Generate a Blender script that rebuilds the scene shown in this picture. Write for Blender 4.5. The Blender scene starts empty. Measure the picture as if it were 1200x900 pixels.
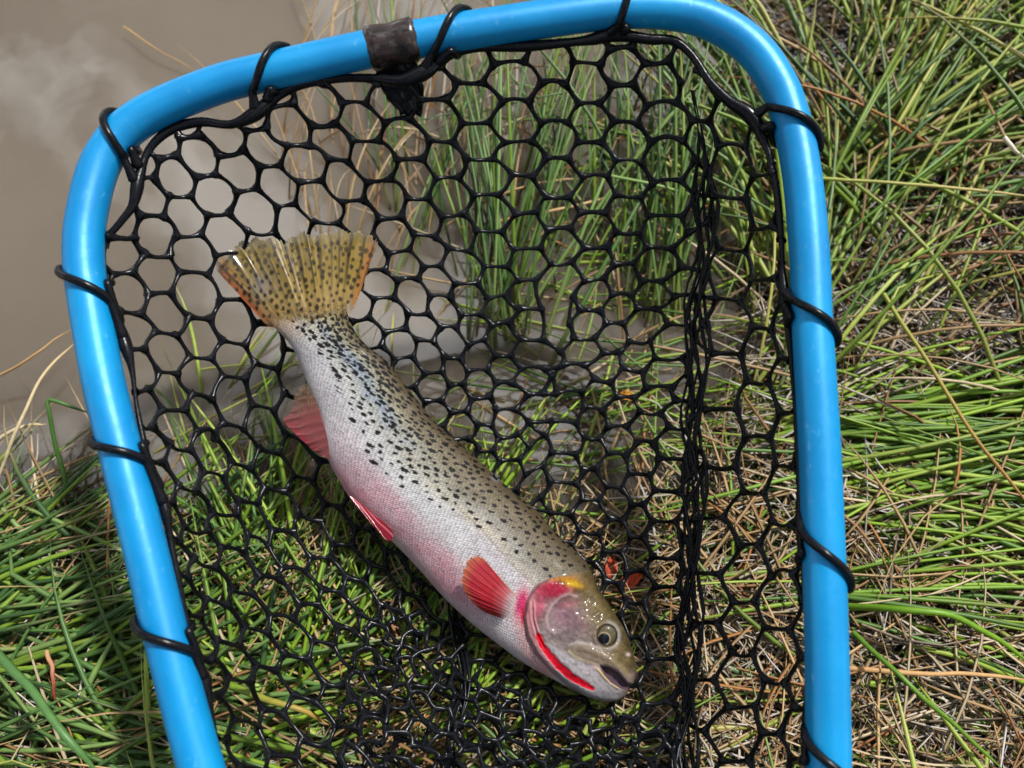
import bpy, math
import numpy as np
rng = np.random.default_rng(11)
R = math.radians
scene = bpy.context.scene
COL = scene.collection

# ------------------------------------------------------------------ camera
H, PITCH, F = 0.69, R(68.0), 930.0            # height above the water, tilt down, focal length in photo pixels
cam_d = bpy.data.cameras.new('camera')
cam = bpy.data.objects.new('camera', cam_d); COL.objects.link(cam)
cam.location = (0, 0, H); cam.rotation_euler = (math.pi/2 - PITCH, 0, 0)
cam_d.sensor_width = 36.0; cam_d.lens = 36.0*F/1200.0
cam_d.clip_start = 0.02; cam_d.clip_end = 500
cam_d.dof.use_dof = True; cam_d.dof.focus_distance = 0.585; cam_d.dof.aperture_fstop = 5.0
scene.camera = cam
CP = np.array([0, 0, H])
FW = np.array([0, math.cos(PITCH), -math.sin(PITCH)])
RT = np.array([1.0, 0, 0])
UP = np.array([0, math.sin(PITCH), math.cos(PITCH)])

# ------------------------------------------------------------------ world, sun, exposure
SUN_EL, SUN_AZ = R(58), R(44)                 # azimuth from +Y towards +X
world = bpy.data.worlds.new('World'); scene.world = world; world.use_nodes = True
nt = world.node_tree; nt.nodes.clear()
wo = nt.nodes.new('ShaderNodeOutputWorld'); bg = nt.nodes.new('ShaderNodeBackground')
sky = nt.nodes.new('ShaderNodeTexSky'); sky.sky_type = 'NISHITA'; sky.sun_disc = False
sky.sun_elevation = SUN_EL; sky.sun_rotation = SUN_AZ
tc = nt.nodes.new('ShaderNodeTexCoord')
nz = nt.nodes.new('ShaderNodeTexNoise'); nz.inputs['Scale'].default_value = 4.0; nz.inputs['Detail'].default_value = 7
nz.inputs['Roughness'].default_value = 0.55
mpw = nt.nodes.new('ShaderNodeMapping'); mpw.inputs['Location'].default_value = (4.9, 1.05, 2.0)
rmp = nt.nodes.new('ShaderNodeValToRGB')
rmp.color_ramp.elements[0].position = 0.53; rmp.color_ramp.elements[1].position = 0.64
mixc = nt.nodes.new('ShaderNodeMixRGB'); mixc.inputs[2].default_value = (90, 91, 93, 1)
nt.links.new(tc.outputs['Generated'], mpw.inputs['Vector']); nt.links.new(mpw.outputs[0], nz.inputs['Vector'])
nt.links.new(nz.outputs['Fac'], rmp.inputs[0]); nt.links.new(rmp.outputs[0], mixc.inputs[0])
nt.links.new(sky.outputs[0], mixc.inputs[1]); nt.links.new(mixc.outputs[0], bg.inputs[0])
bg.inputs[1].default_value = 0.034
nt.links.new(bg.outputs[0], wo.inputs[0])
sd = bpy.data.lights.new('sun', 'SUN'); sd.energy = 5.0; sd.angle = R(2.5); sd.color = (1.0, 0.98, 0.955)
so = bpy.data.objects.new('sun', sd); COL.objects.link(so)
sun_dir = np.array([math.cos(SUN_EL)*math.sin(SUN_AZ), math.cos(SUN_EL)*math.cos(SUN_AZ), math.sin(SUN_EL)])
so.rotation_euler = (math.pi/2 - SUN_EL, 0, math.pi - SUN_AZ)
so.location = tuple(sun_dir*3)
scene.view_settings.view_transform = 'Standard'; scene.view_settings.look = 'None'
scene.view_settings.exposure = 0.28; scene.view_settings.gamma = 1.0
scene.cycles.max_bounces = 8; scene.cycles.transparent_max_bounces = 12
scene.cycles.caustics_reflective = False; scene.cycles.caustics_refractive = False

# ------------------------------------------------------------------ helpers
def unproj(x, y, d):
    x = np.asarray(x, float); y = np.asarray(y, float); d = np.asarray(d, float)
    a = (x-600)/F*d; b = -(y-450)/F*d
    return CP + a[..., None]*RT + b[..., None]*UP + d[..., None]*FW
def proj(P):
    q = P-CP; d = q@FW; d = np.where(d < 0.02, 0.02, d)
    return 600+F*(q@RT)/d, 450-F*(q@UP)/d, d
def ground_pt(x, y, z=0.0):
    x = np.asarray(x, float); y = np.asarray(y, float)
    dz = -math.sin(PITCH)+math.cos(PITCH)*(450-y)/F
    d = (z-H)/np.minimum(dz, -0.05)
    return unproj(x, y, d)
def lin(c):
    c = np.asarray(c, float)/255.0
    return np.where(c <= 0.04045, c/12.92, ((c+0.055)/1.055)**2.4)
def smooth(a, b, x):
    t = np.clip((x-a)/(b-a+1e-12), 0, 1); return t*t*(3-2*t)
def spline(pts, n=None, per=None, tt=None):
    """Catmull-Rom through pts (k,m), sampled uniformly in chord length"""
    p = np.asarray(pts, float)
    if p.ndim == 1: p = p[:, None]
    q = np.vstack([2*p[0]-p[1], p, 2*p[-1]-p[-2]])
    u = np.linspace(0, len(p)-1, n) if tt is None else np.asarray(tt, float)
    i = np.clip(u.astype(int), 0, len(p)-2); f = (u-i)[:, None]
    a, b, c, d = q[i], q[i+1], q[i+2], q[i+3]
    return 0.5*(2*b+(c-a)*f+(2*a-5*b+4*c-d)*f*f+(3*b-3*c+d-a)*f**3)
def resample(p, n):
    s = np.r_[0, np.cumsum(np.linalg.norm(np.diff(p, axis=0), axis=1))]
    u = np.linspace(0, s[-1], n)
    return np.stack([np.interp(u, s, p[:, k]) for k in range(p.shape[1])], 1)
class VNoise:
    def __init__(s, seed, n=128):
        s.g = np.random.default_rng(seed).random((n, n)); s.n = n
    def __call__(s, x, y):
        xi = np.floor(x).astype(int); yi = np.floor(y).astype(int)
        fx = x-xi; fy = y-yi; fx = fx*fx*(3-2*fx); fy = fy*fy*(3-2*fy); n = s.n; g = s.g
        a = g[xi % n, yi % n]; b = g[(xi+1) % n, yi % n]; c = g[xi % n, (yi+1) % n]; d = g[(xi+1) % n, (yi+1) % n]
        return (a*(1-fx)+b*fx)*(1-fy)+(c*(1-fx)+d*fx)*fy
def fbm(nf, x, y, o=4):
    v = 0; a = 0.5; t = 0
    for k in range(o):
        v = v+a*nf(x*2**k+k*17.3, y*2**k+k*5.1); t += a; a *= 0.5
    return v/t
def seg_dist(px, py, poly, closed=False):
    d = np.full(px.shape, 1e9); n = len(poly)
    for k in range(n if closed else n-1):
        ax, ay = poly[k]; bx, by = poly[(k+1) % n]
        vx, vy = bx-ax, by-ay; L = vx*vx+vy*vy+1e-12
        t = np.clip(((px-ax)*vx+(py-ay)*vy)/L, 0, 1)
        d = np.minimum(d, np.hypot(px-ax-t*vx, py-ay-t*vy))
    return d
def inside(px, py, poly):
    c = np.zeros(px.shape, bool); n = len(poly); j = n-1
    for i in range(n):
        xi, yi = poly[i]; xj, yj = poly[j]
        if yi != yj:
            c ^= ((yi > py) != (yj > py)) & (px < (xj-xi)*(py-yi)/(yj-yi)+xi)
        j = i
    return c
def sdf(px, py, poly):                          # negative inside
    d = seg_dist(px, py, poly, True)
    return np.where(inside(px, py, poly), -d, d)

def mk(name, V, Q, mat, parent=None, org=None, col=None, uv=None, smooth_=True, tris=False):
    V = np.ascontiguousarray(V, dtype=np.float32); Q = np.ascontiguousarray(Q, dtype=np.int32)
    if org is not None: V = V-np.asarray(org, np.float32)
    k = Q.shape[1]
    me = bpy.data.meshes.new(name)
    me.vertices.add(len(V)); me.vertices.foreach_set('co', V.ravel())
    me.loops.add(Q.size); me.loops.foreach_set('vertex_index', Q.ravel())
    me.polygons.add(len(Q)); me.polygons.foreach_set('loop_start', np.arange(len(Q), dtype=np.int32)*k)
    me.polygons.foreach_set('use_smooth', np.full(len(Q), smooth_))
    if col is not None:
        ca = me.color_attributes.new('Col', 'FLOAT_COLOR', 'POINT')
        ca.data.foreach_set('color', np.c_[col, np.ones(len(V))].astype(np.float32).ravel())
    if uv is not None:
        ul = me.uv_layers.new(name='UVMap')
        ul.data.foreach_set('uv', np.asarray(uv, np.float32)[Q.ravel()].ravel())
    me.update(calc_edges=True)
    if mat is not None: me.materials.append(mat)
    o = bpy.data.objects.new(name, me); COL.objects.link(o)
    if parent is not None: o.parent = parent
    elif org is not None: o.location = tuple(org)
    return o
def tag(o, label=None, cat=None, group=None, kind=None):
    if label: o['label'] = label
    if cat: o['category'] = cat
    if group: o['group'] = group
    if kind: o['kind'] = kind
    return o
def empty(name, loc):
    o = bpy.data.objects.new(name, None); COL.objects.link(o); o.location = tuple(loc); o.empty_display_size = 0.02
    return o
def gridq(n, m, wrap_m=False, wrap_n=False):
    i = np.arange(n if wrap_n else n-1); j = np.arange(m if wrap_m else m-1)
    I, J = np.meshgrid(i, j, indexing='ij'); I2 = (I+1) % n; J2 = (J+1) % m
    return np.stack([I*m+J, I2*m+J, I2*m+J2, I*m+J2], -1).reshape(-1, 4)
def tubes(P, rad, sides=6, up=(0, 0, 1), flat=1.0, phase=0.0):
    """P (B,K,3) many paths at once, rad (B,K); returns verts, quads (closed tips by taper)"""
    P = np.asarray(P, float); B, K, _ = P.shape
    T = np.gradient(P, axis=1); T /= np.linalg.norm(T, axis=2, keepdims=True)+1e-12
    u = np.broadcast_to(np.asarray(up, float), T.shape)
    S = np.cross(T, u); n = np.linalg.norm(S, axis=2, keepdims=True)
    S = np.where(n < 1e-3, np.array([1.0, 0, 0]), S/(n+1e-12)); N = np.cross(S, T)
    a = np.arange(sides)*2*math.pi/sides+phase
    V = P[:, :, None, :]+rad[:, :, None, None]*(np.cos(a)[None, None, :, None]*S[:, :, None, :]+flat*np.sin(a)[None, None, :, None]*N[:, :, None, :])
    q = gridq(K, sides, wrap_m=True)
    Q = (q[None]+np.arange(B)[:, None, None]*K*sides).reshape(-1, 4)
    return V.reshape(-1, 3), Q
def frame_tube(path, rad, sides=12, closed=False, refn=None):
    """one smooth tube with frames about a given plane normal"""
    p = np.asarray(path, float); K = len(p)
    if closed: T = np.roll(p, -1, 0)-np.roll(p, 1, 0)
    else: T = np.gradient(p, axis=0)
    T /= np.linalg.norm(T, axis=1, keepdims=True)+1e-12
    S = np.cross(T, refn); S /= np.linalg.norm(S, axis=1, keepdims=True)+1e-9; N = np.cross(S, T)
    a = np.arange(sides)*2*math.pi/sides; rad = np.broadcast_to(np.asarray(rad, float), (K,))
    V = p[:, None]+rad[:, None, None]*(np.cos(a)[None, :, None]*S[:, None]+np.sin(a)[None, :, None]*N[:, None])
    return V.reshape(-1, 3), gridq(K, sides, True, closed)
def joinm(parts):
    Vs, Qs, o = [], [], 0
    for V, Q in parts:
        Vs.append(V); Qs.append(Q+o); o += len(V)
    return np.vstack(Vs), np.vstack(Qs)

# ------------------------------------------------------------------ materials
def newmat(name):
    m = bpy.data.materials.new(name); m.use_nodes = True
    return m, m.node_tree, m.node_tree.nodes['Principled BSDF'], m.node_tree.nodes['Material Output']
def nd(t, typ, **kw):
    n = t.nodes.new(typ)
    for k, v in kw.items():
        if k.startswith('_'): setattr(n, k[1:], v)
        else: n.inputs[k].default_value = v
    return n
def noise_bump(t, b, scale, strength, dist, detail=4, coord='Object'):
    c = nd(t, 'ShaderNodeTexCoord'); n = nd(t, 'ShaderNodeTexNoise', Scale=scale, Detail=detail)
    u = nd(t, 'ShaderNodeBump', Strength=strength, Distance=dist)
    t.links.new(c.outputs[coord], n.inputs['Vector']); t.links.new(n.outputs['Fac'], u.inputs['Height'])
    t.links.new(u.outputs[0], b.inputs['Normal']); return n, u

def mat_tube():
    m, t, b, o = newmat('blue_enamel')
    c = nd(t, 'ShaderNodeTexCoord')
    n = nd(t, 'ShaderNodeTexNoise', Scale=18.0, Detail=5.0)
    r = nd(t, 'ShaderNodeValToRGB')
    r.color_ramp.elements[0].position = 0.3; r.color_ramp.elements[0].color = (*lin((0, 114, 172)), 1)
    r.color_ramp.elements[1].position = 0.7; r.color_ramp.elements[1].color = (*lin((2, 134, 190)), 1)
    t.links.new(c.outputs['Object'], n.inputs['Vector']); t.links.new(n.outputs['Fac'], r.inputs[0])
    ms = nd(t, 'ShaderNodeMapping'); ms.inputs['Scale'].default_value = (90, 40, 90); ms.inputs['Rotation'].default_value = (0.2, 0.4, 0.5)
    ns = nd(t, 'ShaderNodeTexNoise', Scale=2.2, Detail=9.0); ns.inputs['Roughness'].default_value = 0.72
    rs_ = nd(t, 'ShaderNodeValToRGB'); rs_.color_ramp.elements[0].position = 0.60; rs_.color_ramp.elements[0].color = (0, 0, 0, 1)
    rs_.color_ramp.elements[1].position = 0.78; rs_.color_ramp.elements[1].color = (0.8, 0.8, 0.8, 1)
    mxs = nd(t, 'ShaderNodeMixRGB'); mxs.inputs[2].default_value = (0.16, 0.42, 0.6, 1)
    t.links.new(c.outputs['Object'], ms.inputs[0]); t.links.new(ms.outputs[0], ns.inputs['Vector']); t.links.new(ns.outputs['Fac'], rs_.inputs[0])
    t.links.new(rs_.outputs[0], mxs.inputs[0]); t.links.new(r.outputs[0], mxs.inputs[1]); t.links.new(mxs.outputs[0], b.inputs['Base Color'])
    n2 = nd(t, 'ShaderNodeTexNoise', Scale=260.0, Detail=6.0)
    t.links.new(c.outputs['Object'], n2.inputs['Vector'])
    mr = nd(t, 'ShaderNodeMapRange'); mr.inputs['To Min'].default_value = 0.26; mr.inputs['To Max'].default_value = 0.58
    t.links.new(n2.outputs['Fac'], mr.inputs['Value']); t.links.new(mr.outputs[0], b.inputs['Roughness'])
    u = nd(t, 'ShaderNodeBump', Strength=0.12, Distance=0.0004); t.links.new(n2.outputs['Fac'], u.inputs['Height'])
    t.links.new(u.outputs[0], b.inputs['Normal'])
    b.inputs['Metallic'].default_value = 0.15
    b.inputs['Specular IOR Level'].default_value = 0.4
    return m
def mat_rubber():
    m, t, b, o = newmat('black_rubber')
    b.inputs['Base Color'].default_value = (0.004, 0.0045, 0.006, 1); b.inputs['Specular IOR Level'].default_value = 0.28
    b.inputs['IOR'].default_value = 1.36
    n, u = noise_bump(t, b, 350.0, 0.3, 0.0006, 5)
    mr = nd(t, 'ShaderNodeMapRange'); mr.inputs['To Min'].default_value = 0.08; mr.inputs['To Max'].default_value = 0.45
    t.links.new(n.outputs['Fac'], mr.inputs['Value']); t.links.new(mr.outputs[0], b.inputs['Roughness'])
    return m
def mat_collar():
    m, t, b, o = newmat('brown_tape')
    c = nd(t, 'ShaderNodeTexCoord'); mp = nd(t, 'ShaderNodeMapping'); mp.inputs['Scale'].default_value = (60, 90, 90)
    n = nd(t, 'ShaderNodeTexNoise', Scale=1.6, Detail=6.0); r = nd(t, 'ShaderNodeValToRGB')
    r.color_ramp.elements[0].position = 0.35; r.color_ramp.elements[0].color = (0.010, 0.006, 0.005, 1)
    r.color_ramp.elements[1].position = 0.75; r.color_ramp.elements[1].color = (0.05, 0.033, 0.029, 1)
    t.links.new(c.outputs['Object'], mp.inputs[0]); t.links.new(mp.outputs[0], n.inputs['Vector'])
    t.links.new(n.outputs['Fac'], r.inputs[0]); t.links.new(r.outputs[0], b.inputs['Base Color'])
    u = nd(t, 'ShaderNodeBump', Strength=0.6, Distance=0.0012); t.links.new(n.outputs['Fac'], u.inputs['Height'])
    t.links.new(u.outputs[0], b.inputs['Normal']); b.inputs['Roughness'].default_value = 0.22
    return m
def mat_grass(name, rough=0.5, transl=0.25):
    m, t, b, o = newmat(name)
    a = nd(t, 'ShaderNodeVertexColor', _layer_name='Col')
    c = nd(t, 'ShaderNodeTexCoord'); n = nd(t, 'ShaderNodeTexNoise', Scale=160.0, Detail=4.0)
    mr = nd(t, 'ShaderNodeMapRange'); mr.inputs['To Min'].default_value = 0.72; mr.inputs['To Max'].default_value = 1.28
    mx = nd(t, 'ShaderNodeMixRGB', _blend_type='MULTIPLY'); mx.inputs[0].default_value = 1.0
    t.links.new(c.outputs['Object'], n.inputs['Vector']); t.links.new(n.outputs['Fac'], mr.inputs['Value'])
    t.links.new(a.outputs['Color'], mx.inputs[1]); t.links.new(mr.outputs[0], mx.inputs[2])
    t.links.new(mx.outputs[0], b.inputs['Base Color']); b.inputs['Roughness'].default_value = rough
    b.inputs['IOR'].default_value = 1.4
    if transl > 0:
        tr = nd(t, 'ShaderNodeBsdfTranslucent'); mix = nd(t, 'ShaderNodeMixShader'); mix.inputs[0].default_value = transl
        t.links.new(mx.outputs[0], tr.inputs['Color']); t.links.new(b.outputs[0], mix.inputs[1])
        t.links.new(tr.outputs[0], mix.inputs[2]); t.links.new(mix.outputs[0], o.inputs['Surface'])
    return m
def mat_mud():
    m, t, b, o = newmat('mud')
    c = nd(t, 'ShaderNodeTexCoord'); n = nd(t, 'ShaderNodeTexNoise', Scale=28.0, Detail=10.0)
    r = nd(t, 'ShaderNodeValToRGB')
    r.color_ramp.elements[0].position = 0.3; r.color_ramp.elements[0].color = (0.008, 0.006, 0.004, 1)
    r.color_ramp.elements[1].position = 0.72; r.color_ramp.elements[1].color = (0.03, 0.022, 0.015, 1)
    t.links.new(c.outputs['Object'], n.inputs['Vector']); t.links.new(n.outputs['Fac'], r.inputs[0])
    t.links.new(r.outputs[0], b.inputs['Base Color']); b.inputs['Roughness'].default_value = 0.45
    u = nd(t, 'ShaderNodeBump', Strength=0.8, Distance=0.01); t.links.new(n.outputs['Fac'], u.inputs['Height'])
    t.links.new(u.outputs[0], b.inputs['Normal']); return m
def mat_water():
    m, t, b, o = newmat('turbid_water')
    c = nd(t, 'ShaderNodeTexCoord')
    n = nd(t, 'ShaderNodeTexNoise', Scale=3.5, Detail=5.0); r = nd(t, 'ShaderNodeValToRGB')
    r.color_ramp.elements[0].position = 0.3; r.color_ramp.elements[0].color = (*lin((94, 86, 75)), 1)
    r.color_ramp.elements[1].position = 0.7; r.color_ramp.elements[1].color = (*lin((106, 97, 85)), 1)
    t.links.new(c.outputs['Object'], n.inputs['Vector']); t.links.new(n.outputs['Fac'], r.inputs[0])
    df = nd(t, 'ShaderNodeBsdfPrincipled'); t.links.new(r.outputs[0], df.inputs['Base Color'])
    df.subsurface_method = 'BURLEY'; df.inputs['Subsurface Weight'].default_value = 1.0; df.inputs['Subsurface Scale'].default_value = 0.05
    df.inputs['Subsurface Radius'].default_value = (1.0, 0.8, 0.6); df.inputs['Specular IOR Level'].default_value = 0.0; df.inputs['Roughness'].default_value = 1.0
    tp = nd(t, 'ShaderNodeBsdfTransparent'); tp.inputs[0].default_value = (0.86, 0.8, 0.68, 1)
    mx = nd(t, 'ShaderNodeMixShader')
    at = nd(t, 'ShaderNodeVertexColor', _layer_name='Col'); inv = nd(t, 'ShaderNodeInvert'); t.links.new(at.outputs['Color'], inv.inputs['Color']); t.links.new(inv.outputs[0], mx.inputs[0])
    gl = nd(t, 'ShaderNodeBsdfGlossy'); gl.inputs['Roughness'].default_value = 0.015
    fr = nd(t, 'ShaderNodeFresnel'); fr.inputs['IOR'].default_value = 1.6
    mg = nd(t, 'ShaderNodeMixShader')
    n2 = nd(t, 'ShaderNodeTexNoise', Scale=9.0, Detail=3.0); u = nd(t, 'ShaderNodeBump', Strength=0.10, Distance=0.006)
    t.links.new(c.outputs['Object'], n2.inputs['Vector']); t.links.new(n2.outputs['Fac'], u.inputs['Height'])
    t.links.new(u.outputs[0], gl.inputs['Normal']); t.links.new(u.outputs[0], fr.inputs['Normal'])
    t.links.new(df.outputs[0], mx.inputs[1]); t.links.new(tp.outputs[0], mx.inputs[2])
    t.links.new(fr.outputs[0], mg.inputs[0]); t.links.new(mx.outputs[0], mg.inputs[1]); t.links.new(gl.outputs[0], mg.inputs[2])
    t.links.new(mg.outputs[0], o.inputs['Surface']); return m
def mat_fish():
    m, t, b, o = newmat('trout_skin')
    a = nd(t, 'ShaderNodeVertexColor', _layer_name='Col')
    uv = nd(t, 'ShaderNodeUVMap'); sx = nd(t, 'ShaderNodeSeparateXYZ'); t.links.new(uv.outputs[0], sx.inputs[0])
    def mth(op, x, y=None):
        n = nd(t, 'ShaderNodeMath', _operation=op)
        for i, v in enumerate((x, y)):
            if v is None: continue
            if isinstance(v, (int, float)): n.inputs[i].default_value = v
            else: t.links.new(v, n.inputs[i])
        return n.outputs[0]
    mpv = nd(t, 'ShaderNodeMapping'); mpv.inputs['Rotation'].default_value = (0, 0, R(45)); t.links.new(uv.outputs[0], mpv.inputs[0])
    vo = nd(t, 'ShaderNodeTexVoronoi', _voronoi_dimensions='2D', Scale=1/3.0, Randomness=0.4); t.links.new(mpv.outputs[0], vo.inputs['Vector'])
    h = mth('SUBTRACT', 1.0, mth('MULTIPLY', vo.outputs['Distance'], 1.25))
    sv = nd(t, 'ShaderNodeSeparateColor'); t.links.new(vo.outputs['Color'], sv.inputs[0])
    h = mth('ADD', mth('MULTIPLY', h, 0.85), mth('MULTIPLY', sv.outputs[0], 0.28))
    sep = nd(t, 'ShaderNodeSeparateColor'); sm = nd(t, 'ShaderNodeVertexColor', _layer_name='Mask')
    t.links.new(sm.outputs['Color'], sep.inputs[0])
    hs = mth('MULTIPLY', h, sep.outputs[0])      # scales only where the mask says so
    mod = mth('ADD', mth('MULTIPLY', hs, 0.95), mth('SUBTRACT', 1.0, mth('MULTIPLY', sep.outputs[0], 0.62)))  # scale pattern in the base colour, with sparkle at scale centres painted in
    mx = nd(t, 'ShaderNodeMixRGB', _blend_type='MULTIPLY'); mx.inputs[0].default_value = 1.0
    t.links.new(a.outputs['Color'], mx.inputs[1]); t.links.new(mod, mx.inputs[2])
    t.links.new(mx.outputs[0], b.inputs['Base Color'])
    c = nd(t, 'ShaderNodeTexCoord'); n = nd(t, 'ShaderNodeTexNoise', Scale=900.0, Detail=3.0)
    t.links.new(c.outputs['Object'], n.inputs['Vector'])
    hh = mth('ADD', hs, mth('MULTIPLY', n.outputs['Fac'], 0.5))
    u = nd(t, 'ShaderNodeBump', Strength=0.5, Distance=0.0005); t.links.new(hh, u.inputs['Height'])
    t.links.new(u.outputs[0], b.inputs['Normal'])
    b.inputs['Roughness'].default_value = 0.5; b.inputs['Specular IOR Level'].default_value = 0.06
    b.inputs['Coat Weight'].default_value = 0.16; b.inputs['Coat Roughness'].default_value = 0.09
    return m
def mat_fin(name, alpha):
    m, t, b, o = newmat(name)
    a = nd(t, 'ShaderNodeVertexColor', _layer_name='Col'); al = nd(t, 'ShaderNodeVertexColor', _layer_name='Mask')
    sep = nd(t, 'ShaderNodeSeparateColor'); t.links.new(al.outputs['Color'], sep.inputs[0])
    t.links.new(a.outputs['Color'], b.inputs['Base Color']); b.inputs['Roughness'].default_value = 0.3
    b.inputs['Coat Weight'].default_value = 0.4; b.inputs['Coat Roughness'].default_value = 0.1
    tr = nd(t, 'ShaderNodeBsdfTranslucent'); t.links.new(a.outputs['Color'], tr.inputs[0])
    m1 = nd(t, 'ShaderNodeMixShader'); m1.inputs[0].default_value = 0.3
    tp = nd(t, 'ShaderNodeBsdfTransparent'); m2 = nd(t, 'ShaderNodeMixShader')
    t.links.new(b.outputs[0], m1.inputs[1]); t.links.new(tr.outputs[0], m1.inputs[2])
    t.links.new(sep.outputs[0], m2.inputs[0]); t.links.new(tp.outputs[0], m2.inputs[1]); t.links.new(m1.outputs[0], m2.inputs[2])
    t.links.new(m2.outputs[0], o.inputs['Surface']); return m
def mat_vc(name, rough=0.3, coat=0.0, spec=0.5):
    m, t, b, o = newmat(name)
    a = nd(t, 'ShaderNodeVertexColor', _layer_name='Col'); t.links.new(a.outputs['Color'], b.inputs['Base Color'])
    b.inputs['Roughness'].default_value = rough; b.inputs['Coat Weight'].default_value = coat
    b.inputs['Coat Roughness'].default_value = 0.03; b.inputs['Specular IOR Level'].default_value = spec
    return m
def mat_drop():
    m, t, b, o = newmat('clear_water')
    b.inputs['Base Color'].default_value = (1, 1, 1, 1); b.inputs['Roughness'].default_value = 0.02
    b.inputs['IOR'].default_value = 1.33; b.inputs['Transmission Weight'].default_value = 1.0
    return m
M_TUBE, M_RUB, M_COL = mat_tube(), mat_rubber(), mat_collar()
M_GRASS, M_DRY = mat_grass('rush_green', 0.42, 0.2), mat_grass('rush_dry', 0.6, 0.12)
M_MUD, M_WATER, M_FISH, M_FIN = mat_mud(), mat_water(), mat_fish(), mat_fin('fin_membrane', 0.8)
M_EYE, M_DROP = mat_vc('eye', 0.3, 0.2, 0.15), mat_drop()

# ------------------------------------------------------------------ ground and water
BANK_PX = [(-2500, 640), (-400, 600), (0, 585), (60, 590), (120, 650), (215, 655), (320, 610), (430, 620), (560, 665),
           (690, 680), (770, 620), (830, 520), (885, 400), (908, 250), (890, 120), (868, 0), (870, -200), (900, -500), (960, -700)]
bp = ground_pt([p[0] for p in BANK_PX], [p[1] for p in BANK_PX])[:, :2]
bank = [tuple(p) for p in bp]
far_dir = bp[-1]-bp[-2]; far_dir /= np.linalg.norm(far_dir)
wpoly = [(-60, bank[0][1])]+bank+[tuple(bp[-1]+far_dir*60), (-60, 80)]
bankl = [(-60, bank[0][1])]+bank+[tuple(bp[-1]+far_dir*60)]
NV = VNoise(3)
def bank_sd(x, y):                              # > 0 on land
    d = seg_dist(x, y, bankl)
    return np.where(inside(x, y, wpoly), -d, d)
def ground_z(x, y):
    s = bank_sd(x, y)+0.02*(fbm(NV, x*14+40, y*14+40, 3)-0.5)
    n = fbm(NV, x*30+90, y*30+90, 3)-0.5
    land = 0.004+0.016*(1-np.exp(-np.maximum(s, 0)/0.09))+0.014*n*smooth(0, 0.08, s)
    wet = -0.006-np.minimum(np.maximum(-s, 0)*0.5, 0.16)
    return np.where(s > 0, land, wet)
g = np.linspace(-1, 1, 240); gx = np.sinh(g*6.0)/np.sinh(6.0)*40; gy = gx+0.35
X, Y = np.meshgrid(gx, gy, indexing='ij')
Z = ground_z(X.ravel(), Y.ravel())
o = mk('ground', np.c_[X.ravel(), Y.ravel(), Z], gridq(240, 240), M_MUD); tag(o, kind='structure')
g = np.linspace(-1, 1, 200); gx = np.sinh(g*6.0)/np.sinh(6.0)*40; X, Y = np.meshgrid(gx, gx+0.35, indexing='ij')
dep = np.maximum(-ground_z(X.ravel(), Y.ravel()), 0); opq = 0.22+0.76*(1-np.exp(-dep/0.045))     # silt hides the bed as the water deepens
o = mk('water', np.c_[X.ravel(), Y.ravel(), np.zeros(X.size)], gridq(200, 200), M_WATER, col=np.repeat(opq[:, None], 3, 1)); tag(o, kind='structure')

# ------------------------------------------------------------------ landing net: frame path and plane
def hoop_d(y): return 23.25/(42.5+0.00966*np.asarray(y, float))
HOOP_PX = [(233, 890), (196, 750), (172, 650), (147, 550), (122, 450), (104, 350), (98, 300), (102, 250), (121, 186), (163, 140),
           (250, 101), (333, 80), (417, 61), (500, 44), (600, 28), (700, 14), (760, 11), (810, 17), (850, 33), (883, 58), (907, 90),
           (924, 130), (939, 200), (948, 292), (952, 383), (960, 517), (964, 617), (967, 700), (969.5, 800), (971, 893),
           (971, 1000), (945, 1105), (870, 1180), (740, 1222), (600, 1230), (460, 1205), (345, 1135), (275, 1020)]
hp = np.array(HOOP_PX+HOOP_PX[:1], float)
hps = spline(np.vstack([hp[-2:-1], hp, hp[1:2]]), tt=np.linspace(1, len(hp), 900))
hps = resample(hps, 641)[:-1]
hoop = unproj(hps[:, 0], hps[:, 1], hoop_d(hps[:, 1]))
hc = hoop.mean(0); u_, s_, vt = np.linalg.svd(hoop-hc); HN = vt[2]*np.sign(vt[2][2])
TUBE_R = 0.0125
net_base = np.array([hc[0], hc[1], 0.03])
net = empty('landing_net', net_base)
tag(net, 'blue tubular landing net with a black rubber mesh bag holding the trout', 'landing net')
V, Q = frame_tube(hoop, TUBE_R, 28, True, HN)
mk('frame', V, Q, M_TUBE, net, net_base)
hoopT = np.roll(hoop, -1, 0)-np.roll(hoop, 1, 0); hoopT /= np.linalg.norm(hoopT, axis=1, keepdims=True)
hoopO = np.cross(hoopT, HN); hoopO *= np.sign(np.sum(hoopO*(hoop-hc), 1))[:, None]   # outward
def hoop_idx(px, py): return int(np.argmin((hps[:, 0]-px)**2+(hps[:, 1]-py)**2))
def hoop_at(f):
    n = len(hoop); i = int(math.floor(f)) % n; j = (i+1) % n; w = f-math.floor(f)
    return hoop[i]*(1-w)+hoop[j]*w, hoopO[i]
# handle socket and shaft, out of the picture towards the photographer
i0 = hoop_idx(600, 1230); hd = hoopO[i0]
V, Q = frame_tube(np.array([hoop[i0]+hd*t for t in (0.0, 0.02, 0.05, 0.3, 0.31)]), np.array([0.017, 0.017, 0.0135, 0.0135, 0.012]), 20, False, HN)
mk('handle', V, Q, M_TUBE, net, net_base)

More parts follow.
